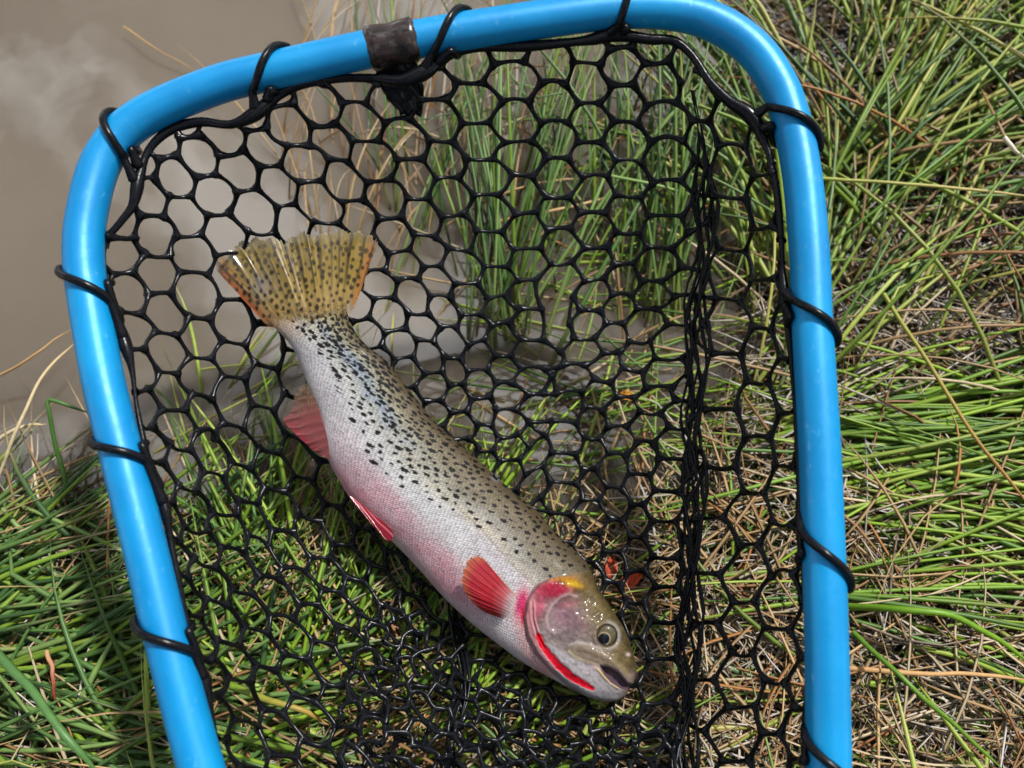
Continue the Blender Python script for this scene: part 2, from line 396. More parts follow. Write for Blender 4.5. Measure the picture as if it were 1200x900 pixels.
# rim cord of the bag
RIM_PX = [(275, 980), (256, 880), (238, 795), (218, 720), (203, 650), (192, 590), (174, 540), (161, 480), (154, 430), (142, 388), (126, 335),
          (122, 288), (140, 262), (156, 240), (163, 208), (175, 175), (200, 152), (235, 143), (270, 146), (298, 134), (325, 112),
          (355, 98), (400, 92), (440, 92), (470, 95), (498, 84), (525, 66), (560, 56), (620, 54), (690, 47), (716, 40), (760, 46),
          (790, 48), (812, 66), (832, 96), (855, 119), (880, 136), (895, 165), (905, 195), (912, 240), (916, 290), (918, 340), (925, 400),
          (931, 470), (936, 540), (939, 600), (943, 680), (946, 760), (947, 840), (947, 930), (945, 1010), (915, 1100), (830, 1155),
          (700, 1185), (600, 1190), (470, 1165), (370, 1100), (310, 1040)]
rp = np.array(RIM_PX+RIM_PX[:1], float)
rim2 = resample(spline(np.vstack([rp[-2:-1], rp, rp[1:2]]), tt=np.linspace(1, len(rp), 1200)), 401)[:-1]
rim_d = hoop_d(rim2[:, 1])+0.007
rim = unproj(rim2[:, 0], rim2[:, 1], rim_d)
LOOP_AT = [(163, 215), (147, 402), (190, 600), (241, 802), (298, 136), (497, 86), (712, 42), (878, 136), (914, 338), (936, 602), (945, 845), (275, 985)]
rr = 0.0018+0.0014*smooth(300, 100, rim2[:, 1])+0.0004*np.sin(np.arange(400)*0.37)
for rx, ry in LOOP_AT:
    kr = int(np.argmin((rim2[:, 0]-rx)**2+(rim2[:, 1]-ry)**2)); dk = np.abs((np.arange(400)-kr+200) % 400-200)
    rr = rr+0.0022*np.exp(-(dk/2.6)**2)
V, Q = frame_tube(rim, rr, 10, True, HN)
mk('rim_cord', V, Q, M_RUB, net, net_base)

# depth of the bag surface seen from above the hoop: thin-plate spline through the rim and the sagging inside
DA = [(300, 215, .575), (590, 120, .58), (590, 200, .61), (700, 200, .61), (800, 130, .578), (195, 330, .553), (300, 330, .612), (400, 300, .63),
      (500, 350, .645), (600, 420, .655), (700, 430, .655), (650, 550, .66), (760, 350, .64), (815, 300, .61), (815, 500, .615), (815, 700, .59),
      (815, 850, .56), (880, 300, .575), (880, 500, .555), (880, 700, .535), (885, 850, .515), (740, 600, .645), (740, 750, .605), (640, 850, .58),
      (740, 860, .57), (520, 850, .568), (250, 450, .575), (330, 500, .635), (400, 600, .65), (250, 600, .56), (300, 700, .567), (300, 850, .535),
      (420, 760, .595), (480, 700, .63), (600, 740, .625), (690, 720, .625), (400, 860, .555), (600, 1000, .535), (400, 1000, .51), (800, 1000, .51),
      (600, 1100, .48), (450, 480, .645), (540, 600, .655)]
A = np.array(DA); rs = rim2[::8]; A = np.vstack([A, np.c_[rs, rim_d[::8]]])
def tps_k(r): return np.where(r < 1e-9, 0, r*r*np.log(r+1e-12))
P2 = A[:, :2]/400.0; nA = len(A)
K = tps_k(np.hypot(P2[:, None, 0]-P2[None, :, 0], P2[:, None, 1]-P2[None, :, 1]))+1e-3*np.eye(nA)
L = np.zeros((nA+3, nA+3)); L[:nA, :nA] = K; L[:nA, nA:] = np.c_[np.ones(nA), P2]; L[nA:, :nA] = L[:nA, nA:].T
tw = np.linalg.solve(L, np.r_[A[:, 2], 0, 0, 0])
def net_d(x, y):
    x = np.asarray(x, float)/400; y = np.asarray(y, float)/400; sh = x.shape; x = x.ravel(); y = y.ravel()
    k = tps_k(np.hypot(x[:, None]-P2[None, :, 0], y[:, None]-P2[None, :, 1]))
    return (k@tw[:nA]+tw[nA]+tw[nA+1]*x+tw[nA+2]*y).reshape(sh)

# honeycomb lattice: local column step HX and row step EY measured across the photograph, integrated into one smooth map
ANC = [(590, 100, 48, -2, 3, 45), (480, 120, 48, -5, 9, 44), (690, 110, 46, 0, 4, 45), (590, 200, 44, -1, 4, 41), (300, 215, 40, -15, 28, 38), (400, 190, 44, -9, 17, 41), (195, 330, 38, 0, -2, 53), (700, 430, 29, 3, -12, 30), (700, 250, 40, 0, 0, 40),
       (780, 130, 38, -3, 10, 46), (860, 150, 30, 2, 2, 55), (890, 250, 32, 2, 2, 60), (890, 400, 36, 2, -3, 64), (890, 580, 38, 0, -3, 64), (890, 750, 40, 0, -3, 62), (890, 880, 42, 0, -3, 62),
       (480, 330, 31, -1, 12, 34), (560, 430, 28, 0, 6, 28), (540, 560, 27, -3, 0, 28), (770, 300, 34, 1, -6, 36), (770, 500, 28, 1, -6, 34),
       (700, 600, 28, 3, 0, 37), (250, 450, 36, 5, 2, 48), (250, 600, 30, 10, 10, 50), (300, 750, 36, 14, 14, 50), (330, 860, 46, 16, 12, 56), (450, 700, 27, 12, 14, 40),
       (430, 860, 40, 10, 8, 46), (640, 860, 32, 0, 0, 34), (750, 790, 30, 0, -3, 40), (420, 620, 28, 6, 8, 38), (600, 1000, 34, 0, 0, 38), (380, 1000, 44, 6, 4, 54), (850, 1000, 38, 0, -2, 54)]
AN = np.array(ANC, float)
GX = np.arange(60, 1021, 16.0); GY = np.arange(20, 1221, 20.0)
nx, ny = len(GX), len(GY)
def reg(x, y):
    x = np.asarray(x, float); y = np.asarray(y, float)
    r = np.zeros(x.shape, int)
    fishx = np.interp(y, [345, 430, 540, 640, 720, 800, 1240], [335, 400, 480, 520, 536, 540, 530])
    r = np.where((y > 345) & (x < fishx), 1, r)
    return np.where(x > np.interp(y, [40, 110, 200, 300, 420, 600, 800, 1000], [800, 812, 826, 822, 815, 812, 806, 800]), 2, r)
def field(x, y):
    d2 = ((x[..., None]-AN[:, 0])*1.2)**2+((y[..., None]-AN[:, 1])*0.95)**2
    w = 1/(d2+500)**1.6
    ra = reg(AN[:, 0], AN[:, 1]); rx = reg(x, y)
    near_ = smooth(345, 520, y)
    same = (rx[..., None] == ra)
    w = w*np.where(same, 1.0, np.where((rx[..., None] == 2) | (ra == 2), 0.004, (1-0.97*near_)[..., None]))
    w /= w.sum(-1, keepdims=True)
    lx = np.log(np.maximum(AN[:, 2], 1)); a = np.exp(w@lx)
    b, c = w@AN[:, 3], w@AN[:, 4]; e = w@AN[:, 5]
    return a, b, c, e
def gid(i, j): return i*ny+j
rows, cols, vals, rc, rrw = [], [], [], [], []
nE = 0
I, J = np.meshgrid(np.arange(nx-1), np.arange(ny), indexing='ij'); I = I.ravel(); J = J.ravel()
a, b, c, e = field((GX[I]+8.0), GY[J]); det = a*e-b*c
gc1, gr1 = e/det*16, -b/det*16                 # d(col)/dx, d(row)/dx
I2, J2 = np.meshgrid(np.arange(nx), np.arange(ny-1), indexing='ij'); I2 = I2.ravel(); J2 = J2.ravel()
a, b, c, e = field(GX[I2], GY[J2]+10.0); det = a*e-b*c
gc2, gr2 = -c/det*20, a/det*20
SLITS = [[(800, 40), (812, 110), (826, 200), (822, 300), (815, 420), (812, 600), (806, 800), (800, 1000), (800, 1240)],
         [(652, 325), (648, 400), (640, 470), (628, 540), (640, 640)],
         [(335, 345), (400, 430), (480, 540), (580, 660), (690, 770), (738, 800)],
         [(520, 640), (536, 720), (540, 800), (530, 900), (530, 1240)]]
def crosses(ax, ay, bx, by):
    hit = np.zeros(np.shape(ax), bool)
    for sl0 in SLITS:
        for (cx, cy), (dx, dy) in zip(sl0[:-1], sl0[1:]):
            d1 = (bx-ax)*(cy-ay)-(by-ay)*(cx-ax); d2 = (bx-ax)*(dy-ay)-(by-ay)*(dx-ax)
            d3 = (dx-cx)*(ay-cy)-(dy-cy)*(ax-cx); d4 = (dx-cx)*(by-cy)-(dy-cy)*(bx-cx)
            hit |= (d1*d2 < 0) & (d3*d4 < 0)
    return hit
p0 = np.r_[gid(I, J), gid(I2, J2)]; p1 = np.r_[gid(I+1, J), gid(I2, J2+1)]
gxx, gyy = np.meshgrid(GX+0.37, GY+0.21, indexing='ij'); gxx = gxx.ravel(); gyy = gyy.ravel()
cut = crosses(gxx[p0], gyy[p0], gxx[p1], gyy[p1])
aw1 = field(GX[I]+8.0, GY[J]); aw2 = field(GX[I2], GY[J2]+10.0)
NN = nx*ny; CR = np.zeros((NN, 2))
for k, gg in enumerate((np.r_[gc1, gc2], np.r_[gr1, gr2])):
    wgt = np.r_[aw1[0], aw2[0]]**1.7/1e2 if k == 0 else np.r_[aw1[3], aw2[3]]**1.3/1e2
    wgt = np.where(cut, 0.0, wgt)
    Nm = np.zeros((NN, NN)); rhs = np.zeros(NN)
    np.add.at(Nm, (p0, p0), wgt); np.add.at(Nm, (p1, p1), wgt); np.add.at(Nm, (p0, p1), -wgt); np.add.at(Nm, (p1, p0), -wgt)
    Nm[np.arange(NN), np.arange(NN)] += 1e-7
    np.add.at(rhs, p1, gg*wgt); np.add.at(rhs, p0, -gg*wgt)
    CR[:, k] = np.linalg.solve(Nm, rhs)
del Nm
node_px = {}
def want(c0, c1, r0, r1):
    """lattice nodes inside a (col,row) box: keys (3*col, 2*row) of honeycomb vertices"""
    out = []
    for k in range(math.ceil(c0*3), math.floor(c1*3)+1):
        if k % 3 == 0: continue
        cc = round(k/3); odd = cc % 2              # vertex sits at cc +/- 1/3, rows r+.5 of that column
        for q in range(math.ceil(r0*2), math.floor(r1*2)+1):
            if (q+odd) % 2 == 1: out.append((k, q))
    return out
tri_all = []
for i in range(nx-1):
    for j in range(ny-1):
        qd = (gid(i, j), gid(i+1, j), gid(i+1, j+1), gid(i, j+1))
        tri_all += [(qd[0], qd[1], qd[2]), (qd[0], qd[2], qd[3])]
tri_all = np.array(tri_all); bad = np.zeros(len(tri_all), bool)
for a_, b_ in ((0, 1), (1, 2), (2, 0)):
    bad |= crosses(gxx[tri_all[:, a_]], gyy[tri_all[:, a_]], gxx[tri_all[:, b_]], gyy[tri_all[:, b_]])
for t3 in tri_all[~bad]:
    c3 = CR[t3, 0]; r3 = CR[t3, 1]
    ks = want(c3.min(), c3.max(), r3.min(), r3.max())
    if not ks: continue
    M = np.array([[c3[0]-c3[2], c3[1]-c3[2]], [r3[0]-r3[2], r3[1]-r3[2]]]); dt = np.linalg.det(M)
    if abs(dt) < 1e-9: continue
    Mi = np.linalg.inv(M)
    for kq in ks:
        l = Mi@np.array([kq[0]/3-c3[2], kq[1]/2-r3[2]]); l = np.array([l[0], l[1], 1-l[0]-l[1]])
        if l.min() >= -1e-6:
            q_ = (l@gxx[t3], l@gyy[t3]); lst = node_px.setdefault(kq, [])
            if all(math.hypot(q_[0]-a_[0], q_[1]-a_[1]) > 14 for a_ in lst): lst.append(q_)
keys = [(k, m) for k in node_px for m in range(len(node_px[k]))]; nxy = np.array([node_px[k][m] for k, m in keys])
nxy0 = nxy.copy()
FOLDS = [(SLITS[0], 46, 30), (SLITS[1], 40, 26), (SLITS[3], 46, 30)]
for fl, wd, pull in FOLDS:                       # the bag gathers into folds here: crowd the strands
    fy = np.array([p[1] for p in fl]); fx = np.array([p[0] for p in fl])
    x0 = np.interp(nxy[:, 1], fy, fx); u = (nxy[:, 0]-x0)/wd
    on = smooth(fy[0]+10, fy[0]+90, nxy[:, 1])*smooth(fy[-1]+10, fy[-1]-30, nxy[:, 1])
    nu = np.sign(u)*np.where(np.abs(u) < 1, np.abs(u)**1.9, np.abs(u))
    nxy[:, 0] = x0+wd*(u*(1-on)+nu*on)
nxy = nxy+rng.normal(0, 1.3, nxy.shape)+5.0*np.stack([fbm(NV, nxy[:, 0]/55+3, nxy[:, 1]/55, 2)-0.5, fbm(NV, nxy[:, 0]/55, nxy[:, 1]/55+9, 2)-0.5], 1)*2
rim_poly = [tuple(p) for p in rim2[::2]]
ins = inside(nxy[:, 0], nxy[:, 1], rim_poly)
nd_ = net_d(nxy[:, 0], nxy[:, 1])+rng.normal(0, 0.0012, len(nxy))+0.006*(fbm(NV, nxy[:, 0]/30, nxy[:, 1]/30, 2)-0.5)
kidx = {}
for i, (k, m) in enumerate(keys): kidx.setdefault(k, []).append(i)
node3 = unproj(nxy[:, 0], nxy[:, 1], nd_)
edges = []
for i, ((k, q), m) in enumerate(keys):
    if k % 3 == 1:
        for nk in ((k-2, q), (k+1, q-1), (k+1, q+1)):
            c_ = kidx.get(nk)
            if not c_: continue
            dd = [math.hypot(*(nxy0[i]-nxy0[j_])) for j_ in c_]; jb = int(np.argmin(dd))
            if dd[jb] < 62: edges.append((i, c_[jb]))
deg = np.zeros(len(keys), int); nbr = [set() for _ in keys]
for i, j in edges:
    deg[i] += 1; deg[j] += 1; nbr[i].add(j); nbr[j].add(i)
rimd = seg_dist(nxy[:, 0], nxy[:, 1], rim_poly, True)
lone = [i for i in range(len(keys)) if ins[i] and deg[i] < 3 and rimd[i] > 30]
allin = np.where(ins)[0]
for i in lone:                                   # where two runs of mesh meet in a fold their strands are fused together
    d2 = np.hypot(nxy[allin, 0]-nxy[i, 0], nxy[allin, 1]-nxy[i, 1]); od = np.argsort(d2)
    for k in od[1:9]:
        j = int(allin[k])
        if d2[k] < 46 and j not in nbr[i] and deg[i] < 3:
            edges.append((i, j)); nbr[i].add(j); nbr[j].add(i); deg[i] += 1; deg[j] += 1
starts, ends, rads = [], [], []
for i, j in edges:
    if not ins[i] and not ins[j]: continue
    A_, B_ = node3[i], node3[j]
    if ins[i] != ins[j]:
        if not ins[i]: i, j = j, i
        mid = (nxy[i]+nxy[j])/2
        kk = int(np.argmin(np.sum((rim2-mid)**2, 1))); A_, B_ = node3[i], rim[kk]
    if np.linalg.norm(A_-B_) > 0.085: continue
    starts.append(A_); ends.append(B_)
S_ = np.array(starts); E_ = np.array(ends); nE = len(S_)
tt = np.linspace(0, 1, 8)
Lg = np.linalg.norm(E_-S_, axis=1)
bow = rng.normal(0, 0.055, (nE, 3))*Lg[:, None]
PP = S_[:, None]*(1-tt)[None, :, None]+E_[:, None]*tt[None, :, None]+(np.sin(math.pi*tt)[None, :, None])*bow[:, None]
basew = 0.00165*rng.uniform(0.8, 1.2, nE)
RRn = basew[:, None]*(1+0.95*np.exp(-(np.minimum(tt, 1-tt)*Lg[:, None]/0.0032)**2))
V1, Q1 = tubes(PP, RRn, 7, up=tuple(-FW), flat=0.8)
fold_parts = []
for (fl, wd, pull), nst, y0_, y1_ in ((FOLDS[0], 7, 100, 1150), (FOLDS[2], 4, 660, 1150)):
    ff = resample(spline(np.array(fl, float), n=200), 200); ff = ff[(ff[:, 1] > y0_) & (ff[:, 1] < y1_)]
    ff = resample(ff, max(20, int((y1_-y0_)/9)))
    m_ = len(ff); tq = np.arange(m_)
    for k in range(nst):
        offx = (k-(nst-1)/2)*(3.4 if nst > 4 else 3.0)+6.0*np.sin(tq*rng.uniform(0.25, 0.5)+rng.uniform(0, 6))+rng.normal(0, 0.5, m_)
        env = smooth(0, 0.14, tq/m_)*smooth(1.0, 0.9, tq/m_); offx = offx*(0.12+0.88*env)
        a_ = 0; b_ = m_
        dx_ = net_d(ff[:, 0]+offx, ff[:, 1])-0.003-0.004*np.sin(tq*rng.uniform(0.2, 0.4)+k)
        pth = unproj(ff[:, 0]+offx, ff[:, 1], dx_)[a_:b_]
        fold_parts.append(tubes(pth[None], ((rng.uniform(0.0010, 0.0015)+0.0003*np.sin(tq*0.9+k))*np.clip(env*1.2, 0.25, 1))[a_:b_][None], 7, up=tuple(-FW)))
crumple = [(405, 735), (470, 695), (530, 742), (600, 795), (680, 838), (755, 836), (800, 800), (806, 960), (385, 960)]
cn = {}
for c_ in range(-30, 31):
    for q_ in range(-40, 41):
        for sg in (1, -1):
            lc, lr = c_+sg/3.0, q_+0.5*(c_ % 2)+0.5
            x_ = 600+lc*25-lr*3+9*math.sin(lr*0.7+lc*0.3); y_ = 850+lc*5+lr*29+8*math.sin(lc*0.8)
            cn[(3*c_+sg, int(round(2*lr)))] = (x_, y_)
ck = list(cn); cxy = np.array([cn[k] for k in ck])+rng.normal(0, 3.0, (len(ck), 2))
cin = inside(cxy[:, 0], cxy[:, 1], crumple); ci_ = {k: i for i, k in enumerate(ck)}
cd_ = net_d(cxy[:, 0], cxy[:, 1])-0.006-0.010*fbm(NV, cxy[:, 0]/26, cxy[:, 1]/26, 2)
c3_ = unproj(cxy[:, 0], cxy[:, 1], cd_); cs, ce = [], []
for (k, q), i in ci_.items():
    if k % 3 == 1 and cin[i]:
        for nk in ((k-2, q), (k+1, q-1), (k+1, q+1)):
            j = ci_.get(nk)
            if j is not None and cin[j] and rng.random() < 0.93: cs.append(c3_[i]); ce.append(c3_[j])
cs = np.array(cs); ce = np.array(ce); lc_ = np.linalg.norm(ce-cs, axis=1)
bw = rng.normal(0, 0.10, cs.shape)*lc_[:, None]
PC = cs[:, None]*(1-tt)[None, :, None]+ce[:, None]*tt[None, :, None]+np.sin(math.pi*tt)[None, :, None]*bw[:, None]
RC = 0.0014*(1+0.9*np.exp(-(np.minimum(tt, 1-tt)*lc_[:, None]/0.003)**2))
fold_parts.append(tubes(PC, RC, 7, up=tuple(-FW), flat=0.8))
tt_nodes = []
ball_c = node3[ins]
a1 = np.linspace(0, math.pi, 5); a2 = np.arange(7)*2*math.pi/7
bs = np.stack([np.sin(a1)[:, None]*np.cos(a2), np.sin(a1)[:, None]*np.sin(a2), np.cos(a1)[:, None]*np.ones(7)], -1).reshape(-1, 3)
Vb = (ball_c[:, None]+bs[None]*0.0028).reshape(-1, 3)
Qb = (gridq(5, 7, True)[None]+np.arange(len(ball_c))[:, None, None]*35).reshape(-1, 4)
V, Q = joinm([(V1, Q1), (Vb, Qb)]+fold_parts)
mk('mesh_bag', V, Q, M_RUB, net, net_base)
print('net nodes', ins.sum(), 'edges', nE)

# rubber loops hanging the rim from the tube
LOOPS = [((150, 195), (141, 128), (163, 215)), ((128, 358), (72, 308), (147, 402)), ((165, 548), (104, 512), (190, 600)), ((222, 775), (160, 718), (241, 802)),
         ((300, 125), (338, 57), (298, 136)), ((505, 72), (553, 12), (497, 86)), ((722, 32), (745, -10), (712, 42)), ((903, 124), (956, 172), (878, 136)),
         ((922, 350), (980, 402), (914, 338)), ((940, 620), (993, 688), (936, 602)), ((947, 860), (1000, 925), (945, 845)), ((262, 960), (205, 925), (275, 985))]
nh = len(hoop)
for (ix, iy), (ox, oy), (rx, ry) in LOOPS:
    si, sO = hoop_idx(ix, iy), hoop_idx(ox, oy)
    ds = sO-si
    if ds > nh/2: ds -= nh
    if ds < -nh/2: ds += nh
    pts = []; rl = 0.0026
    kr = int(np.argmin((rim2[:, 0]-rx)**2+(rim2[:, 1]-ry)**2))
    for ph in np.linspace(10, 370, 40):
        f = si+ds*(min(ph, 180)/180.0) + (0 if ph < 180 else -ds*0.55*(ph-180)/190.0)
        c_, o_ = hoop_at(f)
        pts.append(c_+(TUBE_R+rl*0.8)*(-o_*math.cos(R(ph))+HN*math.sin(R(ph))))
    p = np.array(pts); r0 = rim[kr]
    pre = np.array([r0+(p[0]-r0)*t for t in (0.0, 0.35, 0.7)])
    post = np.array([p[-1]+(rim[(kr+2) % 400]-p[-1])*t for t in (0.35, 0.7, 1.0)])
    path = resample(spline(np.vstack([pre, p, post]), n=160), 90)
    rad = rl*(1+0.7*np.exp(-(np.linspace(0, 1, 90)/0.07)**2)+0.7*np.exp(-((1-np.linspace(0, 1, 90))/0.07)**2))
    te = np.linspace(0, 1, 90); rad = rad*(0.2+0.8*smooth(0, 0.035, te)*smooth(1, 0.965, te))
    V, Q = tubes(path[None], rad[None], 8, up=(0.3, 0.2, 0.9))
    mk('rubber_loop', V, Q, M_RUB, net, net_base)
# tape sleeve with its hanging strap end
ia, ib = hoop_idx(431, 60), hoop_idx(490, 46)
seg = np.array([hoop[k] for k in range(min(ia, ib), max(ia, ib)+1)]); seg = resample(seg, 14)
rad = TUBE_R+0.0016+0.0006*np.sin(np.linspace(0, 9, 14)); rad[0] = rad[-1] = TUBE_R-0.0005
V, Q = frame_tube(seg, rad, 28, False, HN)
V = V+rng.normal(0, 0.00018, V.shape)
slv = mk('tape_sleeve', V, Q, M_COL, net, net_base)
ta = unproj([446, 440, 452, 468], [70, 92, 112, 132], [.553, .558, .566, .572]); tb = unproj([486, 492, 498, 494], [62, 88, 110, 134], [.55, .556, .564, .571])
ta = resample(spline(ta, n=24), 14); tb = resample(spline(tb, n=24), 14)
w = np.linspace(0, 1, 12)
top = ta[:, None]*(1-w)[None, :, None]+tb[:, None]*w[None, :, None]
top = top+HN*0.0012+rng.normal(0, 0.0006, top.shape); bot = top-HN*0.004
V = np.concatenate([top, bot[:, ::-1]], 1)
mk('strap_end', V.reshape(-1, 3), gridq(14, 24, True), M_RUB, net, net_base)

# ------------------------------------------------------------------ trout
PAIRS = [(411, 344, 300, 366, 1.2, .598), (408, 354, 309, 373, 5.0, .599), (406, 362, 316, 379, 8.0, .600), (413, 383, 333, 395, 9.5, .601), (431, 406, 346, 413, 11, .603), (452, 422, 353, 430, 12.5, .605), (480, 457, 364, 460, 15, .607),
         (505, 489, 372, 485, 17.5, .609), (529, 511, 381, 528, 19.5, .610), (553, 532, 395, 559, 21.5, .611), (576, 553, 415, 590, 23, .611), (600, 575, 442, 618, 24, .610),
         (629, 598, 468, 643, 24.5, .609), (645, 617, 490, 666, 24.5, .607), (667, 639, 520, 700, 24, .604), (688, 660, 552, 730, 23.5, .600), (700, 686, 585, 756, 22.5, .594),
         (716, 712, 617, 779, 21, .588), (730, 734, 650, 797, 19, .582), (738, 752, 675, 811, 16.5, .577), (742, 766, 695, 819, 14, .574), (745, 777, 712, 822, 11, .572),
         (746, 787, 724, 821, 7.5, .571), (744, 796, 733, 815, 2, .571)]
pa = np.array(PAIRS, float)
NS, MN, MF = 760, 210, 40
fine = spline(pa, n=4000)
mids = (fine[:, 0:2]+fine[:, 2:4])/2; sl = np.r_[0, np.cumsum(np.linalg.norm(np.diff(mids, axis=0), axis=1))]
us = np.linspace(0, sl[-1], NS); st = np.stack([np.interp(us, sl, fine[:, k]) for k in range(6)], 1)
phi_n = np.linspace(0, math.pi, MN); phi_f = np.linspace(math.pi, 2*math.pi, MF+2)[1:-1]
phi = np.r_[phi_n, phi_f]; MM = len(phi)
Dp, Vp = st[:, 0:2], st[:, 2:4]; mid = (Dp+Vp)/2; half = (Dp-Vp)/2
pxy = mid[:, None]+half[:, None]*np.cos(phi)[None, :, None]
sn = np.sin(phi); th = np.sign(sn)*np.abs(sn)**0.92
bulge = st[:, 4][:, None]*1e-3*th[None]
px = pxy[..., 0]; py = pxy[..., 1]; ax_u = np.broadcast_to(us[:, None], px.shape)   # pixels along the axis
vv = (1-np.cos(phi))/2; ax_v = np.broadcast_to(vv[None], px.shape)                    # 0 back .. 1 belly
hw = np.linalg.norm(half, axis=1)*2; ax_w = ax_v*hw[:, None]
near = np.broadcast_to((sn >= 0)[None], px.shape)
N1, N2, N3 = VNoise(21), VNoise(22), VNoise(23)
U = ax_u/us[-1]
def rgb(*c): return lin(c)*0.60
col = np.zeros(px.shape+(3,))
def paint(mask, c):
    global col
    col = col*(1-mask[..., None])+np.asarray(c)*mask[..., None]
wob = (fbm(N1, ax_u/40, ax_w/25, 3)-0.5)
v = ax_v+wob*0.10
col[:] = rgb(214, 212, 212)
paint(smooth(0.60, 0.30, v)*0.9, rgb(164, 160, 150))
paint(smooth(0.42, 0.16, v)*0.95, rgb(118, 106, 84))
paint(smooth(0.16, 0.02, ax_v)*0.88, rgb(74, 62, 42))
paint(smooth(0.55, 0.2, U)*smooth(0.72, 0.4, v)*0.55*smooth(0.1, 0.35, v), rgb(184, 180, 146))                  # cream green towards the tail
paint(np.exp(-((v-0.40)/0.10)**2)*smooth(0.42, 0.22, U)*smooth(0.0, 0.08, U)*(0.3+0.9*fbm(N2, ax_u/14, ax_w/9, 2))*0.75, rgb(138, 160, 192))   # bluish zone behind mid-body
paint(np.exp(-((v-0.42)/0.05)**2)*smooth(0.25, 0.4, U)*0.35*fbm(N3, ax_u/22, ax_w/14, 2)*1.6, rgb(205, 190, 150))
paint(smooth(0.66, 0.9, v)*0.5, rgb(216, 204, 208))
paint(smooth(0.60, 0.88, v)*smooth(0.26, 0.42, U)*smooth(0.86, 0.62, U)*(0.55+0.9*(fbm(N1, ax_u/30+9, ax_w/20, 3)-0.3))*0.95, rgb(210, 132, 148))   # rose flank
paint(np.exp(-((v-0.52)/0.10)**2)*smooth(0.45, 0.65, U)*0.25, rgb(196, 178, 196))          # lilac band
paint(smooth(0.90, 1.0, v)*smooth(0.3, 0.5, U)*0.55, rgb(214, 196, 192))
paint(smooth(0.10, 0.0, U)*smooth(0.45, 0.9, v)*0.8, rgb(206, 160, 130))                    # orange edge at the tail root
paint(smooth(0.12, 0.0, U)*0.35, rgb(190, 176, 120))
body_w = (fbm(N2, ax_u/9, ax_w/9, 3)-0.5)
col *= (1+0.28*body_w)[..., None]
scale_mask = np.ones(px.shape)
relief = np.zeros(px.shape)
# lateral line
ll = 0.40+0.05*U
lat = np.exp(-((ax_v-ll)*hw[:, None]/1.0)**2)*smooth(0.15, 0.3, U)*smooth(0.80, 0.76, U)
paint(lat*0.28, rgb(140, 128, 124)); relief -= lat*0.00025
# black spots, clustered to the tail and back as on a cutthroat
SP = []
tries = 0
srg = np.random.default_rng(5)
while tries < 14000 and len(SP) < 760:
    tries += 1
    uu = srg.random()**1.25*0.86; v0 = srg.random()*0.72
    vmax = np.interp(uu, [0, .15, .3, .42, .52, .65, .8, .86], [.70, .64, .60, .52, .38, .27, .22, .2])
    if v0 > vmax*(0.75+0.5*srg.random()): continue
    k = int(uu*(NS-1)); w0 = hw[k]
    sx_, sw = uu*us[-1], v0*w0
    foresh = 0.45+0.55*min(1, math.sin(math.acos(1-2*min(max(v0, .001), .999)))*1.2)
    gap = np.interp(uu, [0, .3, .5, .9], [5.4, 7.0, 9.0, 9.6])*srg.uniform(0.8, 1.3)
    if v0 > vmax*0.7: gap *= 1.35
    if any(abs(a-sx_) < gap and math.hypot(a-sx_, (b-sw)/foresh) < gap for a, b, _, _ in SP): continue
    SP.append((sx_, sw, foresh, np.interp(uu, [0, .3, .6, .9], [2.5, 2.7, 2.3, 1.8])*srg.uniform(0.6, 1.3)))
ang_n = VNoise(31)
spot = np.zeros(px.shape)
jag = (ang_n(ax_u/1.9, ax_w/1.9)-0.5)*2.4+(fbm(N3, ax_u/3, ax_w/3, 2)-0.5)*2.0
for (a, b, fo, rad) in SP:
    i0, i1 = np.searchsorted(us, [a-8, a+8])
    sl_ = slice(max(i0, 0), i1)
    an = srg.uniform(-0.6, 0.6); el = srg.uniform(1.0, 1.45)
    dx = ax_u[sl_]-a; dw = (ax_w[sl_]-b)/fo
    d = np.hypot((dx*math.cos(an)+dw*math.sin(an))/el, (-dx*math.sin(an)+dw*math.cos(an)))+jag[sl_]
    spot[sl_] = np.maximum(spot[sl_], smooth(rad+0.55, rad-0.55, d))
# ---- head
opp = [(644, 678), (632, 684), (625, 692), (618, 706), (615, 724), (618, 744), (629, 766), (646, 785), (664, 800), (690, 850), (780, 850),
       (780, 740), (720, 690), (694, 668), (675, 672), (660, 675)]
dop = sdf(px, py, opp); head = smooth(1.2, -1.2, dop)
scale_mask *= 1-smooth(4, -1, dop)
hn = fbm(N1, px/9, py/9, 4)-0.5; hn2 = fbm(N2, px/3.2, py/3.2, 2)-0.5
def blob(cx, cy, rx, ry, ang=0):
    a = R(ang); dx = px-cx; dy = py-cy
    return np.exp(-(((dx*math.cos(a)+dy*math.sin(a))/rx)**2+((-dx*math.sin(a)+dy*math.cos(a))/ry)**2))
# throat patch behind the gill, pink
paint(smooth(16, 2, seg_dist(px, py, [(612, 700), (608, 735), (622, 765), (640, 788)]))*smooth(-1, 1, dop)*0.55, rgb(225, 140, 135))
paint(np.clip(blob(611, 708, 7, 17, 12)*1.3, 0, 1)*smooth(-0.5, 1.0, dop), rgb(214, 70, 120))
paint(np.clip(blob(613, 722, 2.4, 14, 4)*1.2, 0, 1), rgb(206, 30, 58))
paint(np.clip(blob(590, 735, 22, 13, 45)*0.9, 0, 1)*smooth(-1, 1, dop), rgb(226, 220, 220))
hc_ = col.copy()
paint(head, rgb(140, 126, 122))
back = smooth(58, 12, seg_dist(px, py, [(690, 662), (716, 712), (730, 734), (741, 762), (746, 785)]))
paint(head*back*0.92, rgb(116, 98, 56)); paint(head*smooth(15, 3, seg_dist(px, py, [(690, 662), (716, 712), (730, 734), (741, 762), (746, 785)]))*0.85, rgb(74, 62, 36))
